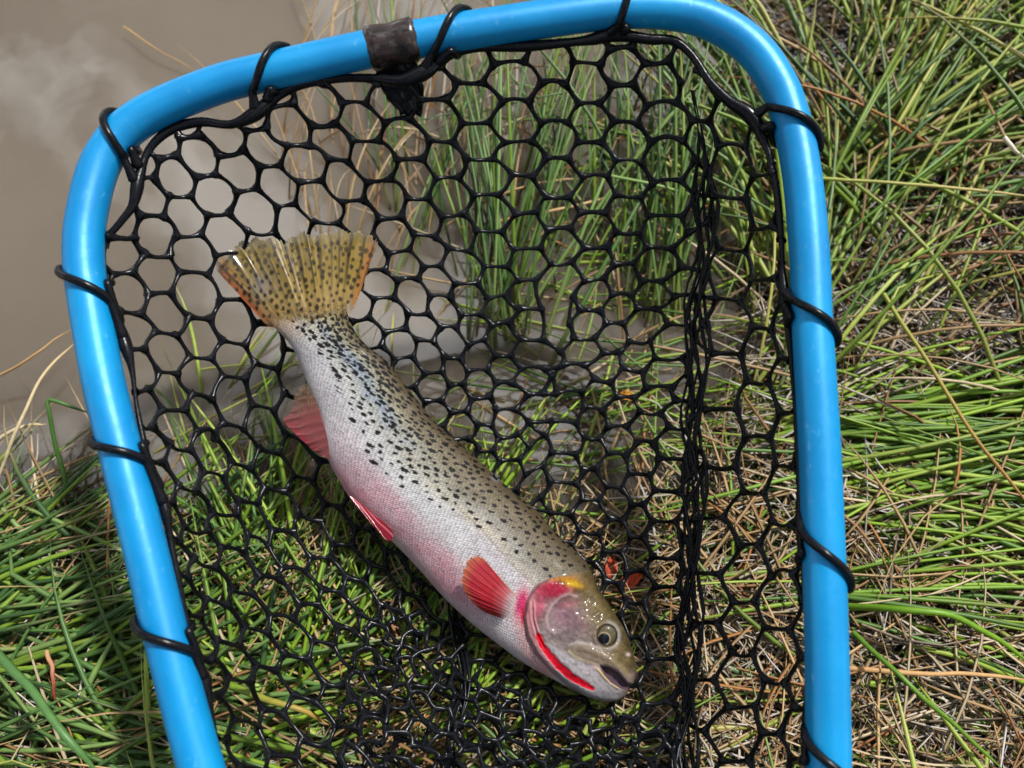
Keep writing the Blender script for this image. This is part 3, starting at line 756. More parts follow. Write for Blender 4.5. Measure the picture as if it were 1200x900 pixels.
paint(head*np.clip(blob(648, 691, 21, 10, -10)*1.6, 0, 1)*1.0, rgb(168, 34, 62))
paint(head*np.clip(blob(632, 710, 7, 18, 12)*1.2, 0, 1)*0.8, rgb(196, 84, 108))
paint(head*np.clip(blob(670, 683, 13, 4.5, 20)*1.5, 0, 1)*0.95, rgb(196, 152, 26))
paint(head*np.clip(blob(657, 678.5, 14, 2.2, -3)*1.3, 0, 1)*0.8, rgb(186, 120, 40))
paint(head*np.clip(blob(662, 722, 20, 16, 20)*1.2, 0, 1)*0.7, rgb(142, 100, 114))
paint(head*np.clip(blob(682, 733, 10, 8, 30), 0, 1)*0.6*(0.6+hn*1.5), rgb(128, 88, 100))
paint(head*np.clip(blob(665, 708, 12, 4, -10), 0, 1)*0.6, rgb(170, 84, 96))
col *= (1+1.1*hn*head)[..., None]; col *= ((1+0.6*hn2*head)*(1-0.14*head))[..., None]
# preopercle ridge
dp_ = seg_dist(px, py, [(676, 699), (666, 696), (656, 700), (646, 710), (640, 724), (643, 737), (650, 742)])
paint(head*np.exp(-(dp_/1.6)**2)*0.5, rgb(206, 168, 172)); relief += head*0.0007*np.exp(-(dp_/3.6)**2)
paint(np.exp(-((dop-1.3)/1.1)**2)*smooth(676, 690, py)*0.7, rgb(118, 40, 56)); relief += 0.0005*smooth(0.6, -0.8, dop)*smooth(30, 8, np.abs(dop))*smooth(672, 684, py)
# lower head: speckled silver jaw
jawp = [(640, 752), (668, 768), (702, 786), (724, 803), (734, 815), (712, 824), (690, 818), (664, 800), (645, 783), (634, 765)]
dj = sdf(px, py, jawp); jm = smooth(3, -4, dj)
paint(head*jm*0.85, rgb(186, 178, 180)); col *= (1-0.45*np.clip(hn2+0.02, 0, 1)*head*jm*1.8)[..., None]
# branchiostegal folds behind the slash
for k_, off in enumerate((1.2, 3.6, 6.0)):
    dl = seg_dist(px, py, [(620+off, 705), (621+off, 726), (626+off, 744), (637+off*.8, 763), (652+off*.6, 781), (668+off*.4, 796)])
    fm = np.exp(-(dl/1.1)**2)*smooth(700, 712, py)*smooth(768, 744, py)
    paint(fm*head*0.65, rgb(112, 78, 84) if k_ % 2 else rgb(226, 170, 172)); relief += fm*head*(-0.0009 if k_ % 2 else 0.0007)
paint(head*smooth(9, 1, seg_dist(px, py, [(622, 700), (620, 722), (624, 744), (636, 766), (650, 782)]))*0.55, rgb(222, 140, 146))
# the red slash
sl_c = [(631, 745), (635, 755), (642, 765), (654, 779), (668, 792), (682, 801), (694, 807)]
dsl = seg_dist(px, py, sl_c)+hn2*1.6; ws = 3.3+1.2*smooth(750, 785, py)-2.2*smooth(796, 809, py)
slm = smooth(ws+0.8, ws-0.8, dsl); paint(slm*head, rgb(226, 16, 44)); relief -= smooth(ws+2, ws-3, dsl)*0.0012*head
# upper jaw plate, mouth
mxp = [(665, 759), (669, 755), (678, 753), (694, 757), (712, 766), (728, 780), (743, 795), (738, 801), (722, 787), (702, 779), (684, 774), (670, 768)]
dm = sdf(px, py, mxp); fwd_ = smooth(735, 700, px)
paint(smooth(3.0, -3.0, dm)*0.6*head, rgb(142, 124, 100)); relief += smooth(4.0, -5.0, dm)*0.0015
dml = seg_dist(px, py, [(667, 763), (673, 769), (686, 774.5), (702, 779), (714, 783)])
paint(np.exp(-(dml/1.6)**2)*0.85*head*fwd_, rgb(206, 188, 148)); paint(np.exp(-(seg_dist(px, py, [(667, 756), (676, 752.5), (690, 755), (704, 760)])/1.4)**2)*0.5*head, rgb(190, 182, 178))
paint(np.exp(-(seg_dist(px, py, [(678, 762), (692, 765), (710, 774), (722, 782)])/2.4)**2)*0.55*head, rgb(80, 72, 56))
gap = [(703, 780), (712, 780), (724, 786), (735, 800), (742, 803), (740, 811), (726, 806), (716, 800), (708, 791)]
dg = sdf(px, py, gap); gm = smooth(1.5, -1.0, dg); paint(gm, rgb(92, 74, 84)); relief -= smooth(2.0, -3.5, dg)*0.006
dlj = seg_dist(px, py, [(700, 784), (708, 793), (716, 800), (724, 805.5)]); lj = np.exp(-(dlj/2.0)**2)*(1-gm)
paint(lj*0.9*head, rgb(206, 178, 120)); relief += lj*0.0009
paint(np.clip(blob(697, 781, 6, 3, 40), 0, 1)*0.7*head, rgb(220, 190, 190))
paint(np.exp(-(seg_dist(px, py, [(702, 779), (714, 780), (726, 787), (736, 799)])/1.2)**2)*0.75, rgb(204, 186, 176))
upl = np.exp(-(seg_dist(px, py, [(722, 785), (732, 796), (743, 799)])/2.2)**2)*(1-gm); paint(upl*0.6, rgb(170, 150, 150))
paint(np.clip(blob(742, 792, 5, 7, 0), 0, 1)*0.5*(1-gm), rgb(140, 120, 124))
paint(np.clip(blob(728, 814, 7, 4, 20), 0, 1)*0.5, rgb(120, 100, 106))
paint(np.clip(blob(736, 767, 2.6, 2.2), 0, 1)*0.9, rgb(212, 188, 176)); relief -= 0.0008*blob(735, 771, 2.2, 2)
# eye socket
EX, EY = 711.0, 745.0
de = np.hypot((px-EX)/1.0, (py-EY)/1.1)
paint(head*np.exp(-((de-14.5)/2.4)**2)*0.42*smooth(-8, 6, px-EX), rgb(190, 186, 180))  # bright crescent beside the eye, a highlight put into the colour
paint(smooth(12.5, 10.5, de), rgb(60, 54, 44)); relief -= 0.0045*smooth(13.2, 9.5, de); relief += 0.0005*np.exp(-((de-14.6)/2.6)**2)
# operculum stands proud of the body
relief += 0.0026*smooth(1.5, -2.5, dop)*smooth(40, 10, np.abs(dop))*smooth(672, 684, py)
relief += head*(0.0010*hn+0.00045*hn2)
hs_ = head*back
spot *= 1-head
paint(spot*0.97, rgb(20, 20, 24))
for k in range(26):
    cx = srg.uniform(694, 728); cy = 676+(cx-694)*1.35+srg.uniform(-4, 8)
    rr0 = srg.uniform(0.8, 1.7); paint(np.clip(blob(cx, cy, rr0, rr0)*1.4, 0, 1)*0.6*head, rgb(40, 36, 28))
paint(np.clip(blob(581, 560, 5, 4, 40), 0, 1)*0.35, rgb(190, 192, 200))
edge = np.abs(np.sin(phi))[None]
depth = st[:, 5][:, None]-bulge-relief*near*np.clip(edge*2.2, 0, 1)
Pb = unproj(px, py, depth)
uvs = np.c_[(ax_u).ravel(), (phi[None]/math.pi*hw[:, None]*1.25).ravel()]
fish_base = unproj(np.array(520.0), np.array(580.0), np.array(.632))
trout = empty('trout', fish_base)
tag(trout, 'spotted trout with rosy flank and red throat slash lying in the net', 'fish')
Qb_ = gridq(NS, MM, True)
Vb_ = np.vstack([Pb.reshape(-1, 3), Pb[0].mean(0), Pb[-1].mean(0)])
colb = np.vstack([np.clip(col, 0.004, 1).reshape(-1, 3), col[0].reshape(-1, 3).mean(0), col[-1].reshape(-1, 3).mean(0)])
uvb = np.vstack([uvs, uvs[0], uvs[-1]])
body = mk('body', Vb_[:-2], Qb_, M_FISH, trout, fish_base, col=colb[:-2], uv=uvb[:-2])
def set_mask(o, val):
    me = o.data; ca = me.color_attributes.new('Mask', 'FLOAT_COLOR', 'POINT')
    vv_ = np.asarray(val, float).ravel(); ca.data.foreach_set('color', np.c_[vv_, vv_, vv_, np.ones(len(vv_))].astype(np.float32).ravel())
set_mask(body, scale_mask*np.clip(edge*1.6, 0, 1))

def fin(name, base, outer, dbase, douter, nb, no, colf, alphaf, rays, ridge=0.0005, thick=0.0005, wav=0.0, rag=0.0):
    b = resample(spline(np.array(base, float), n=120), nb); o_ = resample(spline(np.array(outer, float), n=300), nb)
    w = np.linspace(0, 1, no)
    if rag: o_ = o_+(o_-b)*(rag*(fbm(N1, np.linspace(0, 1, nb)*rays*1.3, np.zeros(nb)+3.3, 3)-0.55)[:, None]+rag*0.5*(np.random.default_rng(2).random(nb)-0.5)[:, None])
    G = b[:, None]*(1-w)[None, :, None]+o_[:, None]*w[None, :, None]
    db = np.interp(np.linspace(0, 1, nb), np.linspace(0, 1, len(dbase)), dbase); do = np.interp(np.linspace(0, 1, nb), np.linspace(0, 1, len(douter)), douter)
    s = np.linspace(0, 1, nb)
    sw_ = s[:, None]+0.35/rays*(fbm(N2, s[:, None]*rays*0.6+w[None]*0.7, w[None]*2.0+s[:, None]*0, 2)-0.5)*2
    ray = 0.62*np.sin(sw_*rays*2*math.pi)+0.38*np.sin(sw_*rays*4*math.pi+1.3)*smooth(0.35, 0.7, w)[None]
    ray = ray*(0.55+0.9*fbm(N3, s[:, None]*rays*1.1+4, w[None]*3+s[:, None]*0, 2))
    D = db[:, None]*(1-w)+do[:, None]*w+ridge*ray*(0.3+0.7*w)[None]+wav*np.sin(s*9.0)[:, None]*w[None]
    tk = thick*(1.2-w)[None]*np.ones((nb, 1))
    gx_, gy_ = G[..., 0], G[..., 1]
    Pn = unproj(gx_, gy_, D-tk); Pf = unproj(gx_, gy_, D+tk)
    V = np.concatenate([Pn, Pf[:, ::-1]], 1)
    S = np.broadcast_to(s[:, None], gx_.shape); W = np.broadcast_to(w[None], gx_.shape)
    c = colf(gx_, gy_, S, W, ray); al = alphaf(gx_, gy_, S, W, ray)
    C2 = np.concatenate([c, c[:, ::-1]], 1); A2 = np.concatenate([al, al[:, ::-1]], 1)
    ob = mk(name, V.reshape(-1, 3), gridq(nb, no*2, True), M_FIN, trout, fish_base, col=np.clip(C2, 0.004, 1).reshape(-1, 3))
    set_mask(ob, A2)
    return ob
# tail
tsp = []
trg = np.random.default_rng(8)
while len(tsp) < 165:
    s0, w0 = trg.random(), 0.06+trg.random()**0.85*0.86
    bx_ = 316+(406-316)*s0; by_ = 379-17*s0
    ox_, oy_ = np.interp(s0, [0, .25, .5, .75, 1], [251, 290, 345, 395, 442]), np.interp(s0, [0, .25, .5, .75, 1], [314, 281, 277, 273, 287])
    q = (bx_+(ox_-bx_)*w0, by_+(oy_-by_)*w0)
    if all(math.hypot(q[0]-a, q[1]-b) > 6.3 for a, b, _ in tsp): tsp.append((q[0], q[1], trg.uniform(1.4, 2.6)))
    elif trg.random() < 0.0005: break
def tail_col(x, y, s, w, ray):
    c = np.zeros(x.shape+(3,)); c[:] = lin((190, 160, 72))*0.58
    def p(m, k):
        nonlocal c
        c = c*(1-m[..., None])+np.asarray(k)*m[..., None]
    p(smooth(0.6, 0.15, w)*0.75, rgb(206, 172, 112)); p(smooth(0.12, 0.0, s)*smooth(0.0, 0.4, w), rgb(206, 112, 58)); p(smooth(0.9, 1.0, s), rgb(214, 138, 66))
    p(smooth(0.22, 0.08, s)*smooth(0.5, 0.0, w)*0.6, rgb(200, 132, 96))
    p(np.clip(-ray, 0, 1)*0.85*smooth(0.2, 0.55, w), rgb(82, 64, 30)); p(smooth(0.86, 1.0, w)*0.5, rgb(170, 164, 140))
    p(np.exp(-(((x-306)/14)**2+((y-335)/18)**2))*0.5, rgb(150, 156, 176))
    c *= (1+0.4*(fbm(N1, x/6, y/6, 3)-0.5))[..., None]
    for (a, b, r_) in tsp:
        p(smooth(r_+0.9, r_-0.6, np.hypot((x-a), (y-b)*0.8)+(N2(x/1.7, y/1.7)-0.5)*1.1)*0.9, rgb(44, 34, 26))
    return c
fin('tail_fin', [(326, 396), (338, 394), (356, 390), (378, 386), (396, 382), (410, 376)],
    [(251, 314), (252, 306), (258, 299), (267, 292), (275, 289), (283, 284), (291, 283), (299, 278), (307, 280), (314, 279), (326, 283), (334, 285), (339, 280), (345, 277), (351, 276), (357, 272), (362, 276), (368, 277), (376, 275), (388, 274), (394, 271), (400, 272), (410, 270), (418, 273), (426, 274), (432, 277), (437, 280), (442, 287)],
    [.5985, .592, .5885, .5885, .592, .5985], [.597, .594, .596, .592, .597, .592, .596, .594, .6], 190, 100, tail_col,
    lambda x, y, s, w, ray: np.clip(0.98-0.30*smooth(0.35, 0.9, w)-0.16*np.clip(ray, 0, 1)*w-0.3*smooth(0.9, 1, w)*smooth(0.3, 0.08, s), 0.3, 1)*smooth(0.08, 0.34, w+0.10*(N3(x/2.2, y/2.2)-0.5)+0.05*ray), 15, 0.0005, 0.0004, 0.0018, 0.10)
def pec_col(x, y, s, w, ray):
    c = np.zeros(x.shape+(3,)); c[:] = rgb(200, 24, 44)
    def p(m, k):
        nonlocal c
        c = c*(1-m[..., None])+np.asarray(k)*m[..., None]
    p(smooth(0.5, 0.05, w)*0.75, rgb(216, 150, 150)); p(smooth(0.28, 0.08, w), rgb(224, 204, 204)); p(smooth(0.82, 1.0, w)*0.85, rgb(214, 112, 48)); p(smooth(0.16, 0.0, s)*0.8, rgb(196, 104, 48))
    p(np.clip(ray, 0, 1)**2*0.3*smooth(0.1, 0.3, w)*smooth(0.9, 0.5, s), rgb(232, 130, 126)); p(np.clip(-ray, 0, 1)*0.22, rgb(160, 22, 44))
    c *= (1+0.5*(fbm(N1, x/5, y/5, 3)-0.5))[..., None]
    return c
fin('pectoral_fin', [(606, 700), (607, 710), (602, 720), (592, 726)], [(573, 662), (566, 654), (558, 651), (551, 655), (545, 664), (542, 678), (545, 693), (552, 704), (560, 712), (570, 719)],
    [.564, .563, .564, .566], [.566, .560, .556, .556, .562, .572], 130, 60, pec_col, lambda x, y, s, w, ray: (0.96-0.2*smooth(0.7, 1, w)-0.15*np.clip(-ray, 0, 1))*smooth(0.0, 0.16, w+0.1*(N3(x/3, y/3)-0.5)), 12, 0.0004, 0.0005, 0.0, 0.08)
def pel_col(x, y, s, w, ray):
    c = np.zeros(x.shape+(3,)); c[:] = rgb(186, 34, 60)
    m = np.clip(ray, 0, 1)**2*0.5; c = c*(1-m[..., None])+rgb(214, 90, 100)*m[..., None]
    m = smooth(0.5, 1.0, w)*0.4; c = c*(1-m[..., None])+rgb(150, 24, 40)*m[..., None]
    return c
fin('pelvic_fin', [(408, 580), (416, 584), (424, 591)], [(446, 627), (455, 634), (461, 629), (459, 619)], [.596, .597, .596], [.59, .586, .588], 40, 60, pel_col,
    lambda x, y, s, w, ray: np.full(x.shape, 0.96), 3, 0.0005, 0.0007)
def anal_col(x, y, s, w, ray):
    c = np.zeros(x.shape+(3,)); c[:] = rgb(170, 92, 92)
    m = smooth(0.5, 0.0, s); c = c*(1-m[..., None])+rgb(150, 128, 98)*m[..., None]
    m = smooth(0.6, 1.0, w)*smooth(0.35, 0.7, s)*0.8; c = c*(1-m[..., None])+rgb(186, 52, 72)*m[..., None]
    m = np.clip(-ray, 0, 1)*0.5; c = c*(1-m[..., None])+rgb(92, 52, 50)*m[..., None]
    return c
fin('anal_fin', [(361, 448), (368, 462), (377, 490), (384, 515), (386, 538)], [(354, 452), (346, 461), (343, 476), (338, 485), (332, 493), (345, 508), (366, 526), (382, 537)],
    [.604, .602, .601, .602, .604], [.604, .602, .60, .604], 90, 40, anal_col, lambda x, y, s, w, ray: np.clip(0.84-0.42*smooth(0.5, 0.1, s)-0.3*w*np.clip(ray, 0, 1), 0.3, 1), 9, 0.0006, 0.0005)
# eye: bulging iris, pupil lens
def disc_dome(cx, cy, r, d0, hgt, nr, na, colf, ex=1.0):
    rr_ = np.linspace(0.02, 1, nr); aa = np.arange(na)*2*math.pi/na
    x = cx+r*rr_[:, None]*np.cos(aa); y = cy+r*ex*rr_[:, None]*np.sin(aa)
    d = d0-hgt*np.sqrt(np.clip(1-0.96*rr_**2, 0, 1))[:, None]*np.ones(na)
    return unproj(x, y, d).reshape(-1, 3), gridq(nr, na, True), colf(rr_[:, None]*np.ones(na), aa[None]*np.ones((nr, 1)), x, y).reshape(-1, 3)
ke = np.argmin(np.sum((pxy[:, :MN]-np.array([EX, EY]))**2, -1)); ei, ej = np.unravel_index(ke, (NS, MN))
ed = depth[ei, ej]
print('eye depth', ed)
def iris(r, a, x, y):
    c = np.zeros(r.shape+(3,)); c[:] = rgb(100, 92, 70)
    n = fbm(N1, a*5+r*2, r*4, 3)
    c *= (0.65+0.7*n)[..., None]
    m = smooth(0.72, 1.0, r); c = c*(1-m[..., None])+rgb(66, 60, 48)*m[..., None]
    pr = np.hypot(x-707.8, y-748.4)
    m = np.exp(-((pr-7.2)/0.9)**2)*0.7; c = c*(1-m[..., None])+rgb(206, 180, 140)*m[..., None]
    m = smooth(6.7, 5.9, pr); c = c*(1-m[..., None])+np.array([.004, .005, .01])*m[..., None]
    return c
V, Q, C = disc_dome(EX, EY, 12.2, ed+0.001, 0.0042, 40, 60, iris, 1.08)
eye = mk('eye', V, Q, M_EYE, trout, fish_base, col=C)
V, Q, C = disc_dome(707.8, 748.4, 6.0, ed-0.0027, 0.0011, 14, 32, lambda r, a, x, y: np.broadcast_to(np.array([.004, .005, .010]), r.shape+(3,)))
pup = mk('pupil', V, Q, M_EYE, eye, fish_base, col=C)

# ------------------------------------------------------------------ grass
hoop_poly = [tuple(p) for p in hps[::4]]
def settle(P, cap=None, clear=0.004, minz=0.002, soft=True):
    """keep blades on the ground and under the bag that lies on them"""
    sh = P.shape; q = P.reshape(-1, 3).copy()
    gz = ground_z_fast(q[:, 0], q[:, 1])
    q[:, 2] = np.maximum(q[:, 2], gz+minz)
    x, y, d = proj(q)
    m = inside(x, y, hoop_poly)
    if m.any():
        ndp = net_d(x[m], y[m])+clear
        dd = np.maximum(d[m], np.minimum(ndp, d[m]+0.2))
        q[m] = unproj(x[m], y[m], dd)
    return q.reshape(sh)
# ground height lookup table
tx = np.linspace(-1.6, 1.6, 260); ty = np.linspace(-1.0, 2.4, 280)
TX, TY = np.meshgrid(tx, ty, indexing='ij'); TZ = ground_z(TX.ravel(), TY.ravel()).reshape(TX.shape)
def ground_z_fast(x, y):
    i = np.clip(((x+1.6)/3.2*259).astype(int), 0, 259); j = np.clip(((y+1.0)/3.4*279).astype(int), 0, 279)
    return np.maximum(TZ[i, j], -0.03)
PAL_G = [((146, 168, 58), 4), ((118, 146, 50), 4), ((170, 184, 86), 3), ((84, 114, 44), 3), ((116, 146, 90), 2), ((184, 180, 92), 2)]
PAL_B = [((138, 172, 44), 4), ((116, 154, 42), 4), ((160, 182, 72), 2), ((88, 126, 46), 3)]
PAL_T = [((190, 158, 112), 4), ((168, 136, 94), 3), ((204, 184, 148), 2), ((150, 110, 70), 2), ((176, 122, 66), 1)]
PAL_D = [((178, 164, 144), 4), ((142, 126, 106), 4), ((204, 192, 174), 4), ((100, 82, 64), 3), ((192, 188, 182), 3), ((150, 100, 62), 1)]
PAL_L = [((104, 138, 70), 4), ((84, 120, 58), 4), ((128, 158, 84), 2), ((120, 150, 48), 3), ((66, 100, 50), 2)]
def pick(pal, n):
    w = np.array([p[1] for p in pal], float); c = np.array([lin(p[0]) for p in pal])*0.72
    k = rng.choice(len(pal), n, p=w/w.sum())
    return c[k]*rng.uniform(0.75, 1.2, (n, 1))
def blades(n, rx, ry, heads, L, e0, wid, pal, droop=(0.6, 1.4), K=10, tip=None, kink=0.12, curl=0.35, base_z=None, land=None, reject=None, clump=None):
    x = rng.uniform(*rx, n); y = rng.uniform(*ry, n); ci = None
    if clump:
        cx_ = rng.uniform(*rx, clump[0]); cy_ = rng.uniform(*ry, clump[0]); ci = rng.integers(0, clump[0], n)
        x = cx_[ci]+rng.normal(0, clump[1], n); y = cy_[ci]+rng.normal(0, clump[1], n)
    r0 = ground_pt(x, y)
    keep = np.ones(n, bool)
    if land is not None:
        s = bank_sd(r0[:, 0], r0[:, 1]); keep &= (s > land[0]) & (s < land[1])
    if reject is not None: keep &= ~reject(x, y)
    r0 = r0[keep]; n = len(r0)
    hw_ = np.array([h[2] for h in heads], float); k = rng.choice(len(heads), n, p=hw_/hw_.sum())
    hm = np.array([h[0] for h in heads], float)[k]; hs = np.array([h[1] for h in heads], float)[k]
    if ci is not None:
        ci = ci[keep]; kc = rng.choice(len(heads), clump[0], p=hw_/hw_.sum())
        cm = np.array([rng.normal(heads[q][0], heads[q][1]) for q in kc]); st0 = rng.random(n) < 0.22
        hm = np.where(st0, hm, cm[ci]); hs = np.where(st0, hs, clump[2])
    ha = np.radians(rng.normal(hm, hs)); Ln = rng.uniform(*L, n); el0 = np.radians(rng.uniform(*e0, n)); dr = rng.uniform(*droop, n)
    t = np.linspace(0, 1, K)
    el = el0[:, None]-(el0*dr*1.6+0.15)[:, None]*t[None]
    hd_ = ha[:, None]+rng.normal(0, curl, n)[:, None]*t[None]**1.2
    kk = rng.random(n) < kink; kt = rng.uniform(0.3, 0.75, n); ka = rng.choice([-1, 1], n)*rng.uniform(0.5, 2.0, n)
    hd_ = hd_+np.where(kk[:, None] & (t[None] > kt[:, None]), ka[:, None], 0); el = el-np.where(kk[:, None] & (t[None] > kt[:, None]), 0.4, 0)
    st_ = (Ln/(K-1))[:, None]
    d = np.stack([np.cos(el)*np.cos(hd_), np.cos(el)*np.sin(hd_), np.sin(el)], -1)*st_[..., None]
    P = np.concatenate([np.zeros((n, 1, 3)), np.cumsum(d[:, :-1], 1)], 1)
    r0[:, 2] = ground_z_fast(r0[:, 0], r0[:, 1]) if base_z is None else rng.uniform(*base_z, n)
    if base_z is not None: r0[:, 2] += np.maximum(ground_z_fast(r0[:, 0], r0[:, 1]), 0)
    P = P+r0[:, None]
    P = settle(P)
    w_ = rng.uniform(*wid, n)
    rad = w_[:, None]*np.clip(1.0-0.25*t-0.7*smooth(0.55, 1.0, t), 0.05, 1)[None]
    c = pick(pal, n); cc = np.repeat(c[:, None], K, 1)
    tp = pick(tip or PAL_T, n); tw_ = (rng.random(n) < 0.55)[:, None]*smooth(0.6, 1.0, t)[None]*0.9
    cc = cc*(1-tw_[..., None])+tp[:, None]*tw_[..., None]
    bb = smooth(0.25, 0.0, t)[None, :, None]*0.55
    cc = cc*(1-bb)+(lin((150, 130, 84))*0.6)[None, None]*bb
    return P, rad, cc
def emit(name, sets, mat, sides=5):
    P = np.concatenate([s[0] for s in sets]); r = np.concatenate([s[1] for s in sets]); c = np.concatenate([s[2] for s in sets])
    V, Q = tubes(P, r, sides)
    return mk(name, V, Q, mat, col=np.repeat(c.reshape(-1, 3), sides, 0))
LAND = (0.0, 9)
# dead thatch flat on the bank
T = [blades(8500, (-120, 1320), (380, 1120), [(20, 60, 1), (170, 60, 1), (0, 22, 1)], (0.03, 0.11), (-3, 14), (0.0006, 0.0015), PAL_D, K=5, kink=0.25, curl=0.7, base_z=(0.0, 0.02), land=LAND, reject=lambda x, y: (x < 260) & (rng.random(len(x)) < 0.6)),
     blades(1300, (880, 1400), (-300, 480), [(60, 50, 1), (10, 40, 1), (150, 50, 1)], (0.04, 0.14), (-3, 20), (0.0006, 0.0015), PAL_D, K=5, kink=0.2, curl=0.6, base_z=(0.0, 0.02), land=LAND),
     blades(1500, (-120, 1320), (560, 1120), [(10, 50, 1), (170, 50, 1)], (0.06, 0.2), (0, 14), (0.0009, 0.0018), PAL_T, K=5, kink=0.2, curl=0.5, base_z=(0.006, 0.026), land=LAND, reject=lambda x, y: (x < 260) & (rng.random(len(x)) < 0.7)),
     blades(6000, (-900, 2100), (-500, 1700), [(20, 60, 1), (170, 60, 1)], (0.04, 0.12), (-3, 14), (0.0008, 0.0016), PAL_D, K=4, curl=0.6, base_z=(0.0, 0.02), land=LAND)]
tag(emit('dead_grass', [s for s in T if s[0].shape[1] == 5], M_DRY, 3), 'matted tan and grey dead grass on the bank', 'dead grass', kind='stuff')
tag(emit('dead_grass', [s for s in T if s[0].shape[1] == 4], M_DRY, 3), 'dead grass carrying on over the bank around', 'dead grass', kind='stuff')
# green rushes
W = (0.0012, 0.0027)
G = [blades(480, (900, 1420), (-60, 500), [(50, 18, 4), (12, 12, 3), (128, 16, 2), (82, 12, 2)], (0.22, 0.50), (14, 42), (0.0013, 0.0028), PAL_G, land=(-0.02, 9), curl=0.28, kink=0.05, clump=(46, 26, 13)),
     blades(150, (900, 1420), (-60, 500), [(42, 18, 4), (5, 12, 3), (135, 16, 2)], (0.22, 0.50), (14, 42), (0.0013, 0.0029), PAL_L, land=(-0.02, 9), curl=0.28, kink=0.05, clump=(28, 26, 12)),
     blades(210, (880, 1400), (-80, 500), [(45, 25, 3), (5, 15, 3), (125, 22, 2)], (0.14, 0.36), (14, 44), (0.0010, 0.0021), PAL_T, land=(-0.02, 9)),
     blades(300, (840, 1010), (490, 720), [(-2, 9, 4), (9, 8, 2)], (0.20, 0.40), (8, 22), (0.0012, 0.0025), PAL_B, land=LAND, kink=0.03, curl=0.28, clump=(26, 16, 7)),
     blades(110, (1000, 1400), (470, 760), [(178, 12, 3), (200, 15, 1), (5, 12, 2)], (0.16, 0.34), (6, 20), (0.0010, 0.0022), PAL_B, land=LAND, kink=0.04, curl=0.2),
     blades(90, (960, 1350), (690, 1000), [(175, 25, 3), (-25, 18, 2), (30, 25, 1)], (0.12, 0.28), (5, 18), W, PAL_G, land=LAND),
     blades(820, (-140, 250), (672, 985), [(24, 14, 4), (158, 16, 2), (-14, 16, 2)], (0.11, 0.24), (10, 30), (0.0014, 0.0029), PAL_L, land=(-0.01, 9), kink=0.08, curl=0.25, clump=(80, 22, 14)),
     blades(30, (-60, 200), (600, 690), [(20, 30, 2), (160, 30, 2)], (0.07, 0.15), (4, 24), (0.0012, 0.0022), PAL_L, land=(-0.1, 9), kink=0.2, curl=0.2),
     blades(130, (-160, 250), (620, 960), [(20, 30, 3), (160, 30, 2)], (0.08, 0.24), (5, 22), (0.0009, 0.0018), PAL_T, land=(-0.03, 9), curl=0.2),
     blades(300, (190, 560), (690, 960), [(112, 18, 4), (35, 18, 3), (72, 14, 3)], (0.12, 0.28), (8, 28), (0.0011, 0.0026), PAL_B, land=(-0.01, 9), curl=0.22, kink=0.05, clump=(34, 18, 10)),
     blades(60, (200, 560), (690, 960), [(100, 20, 2), (20, 18, 3)], (0.09, 0.22), (8, 26), (0.0016, 0.0030), PAL_L, land=(-0.01, 9), curl=0.2, kink=0.06),
     blades(150, (560, 860), (600, 960), [(40, 30, 3), (0, 20, 2), (120, 30, 2)], (0.08, 0.2), (6, 22), (0.0009, 0.0019), PAL_B, land=(-0.01, 9)),
     blades(190, (200, 860), (600, 960), [(40, 50, 1), (130, 50, 1)], (0.08, 0.22), (4, 20), (0.0008, 0.0016), PAL_T, land=(-0.03, 9)),
     blades(1700, (-900, 2100), (-500, 1700), [(45, 40, 1), (140, 40, 1)], (0.12, 0.3), (10, 45), W, PAL_G, land=LAND, reject=lambda x, y: (x > -160) & (x < 1400) & (y > -60) & (y < 1000))]
tag(emit('rush_grass', G, M_GRASS, 5), 'green rushes tangled over the bank around the net', 'grass', kind='stuff')
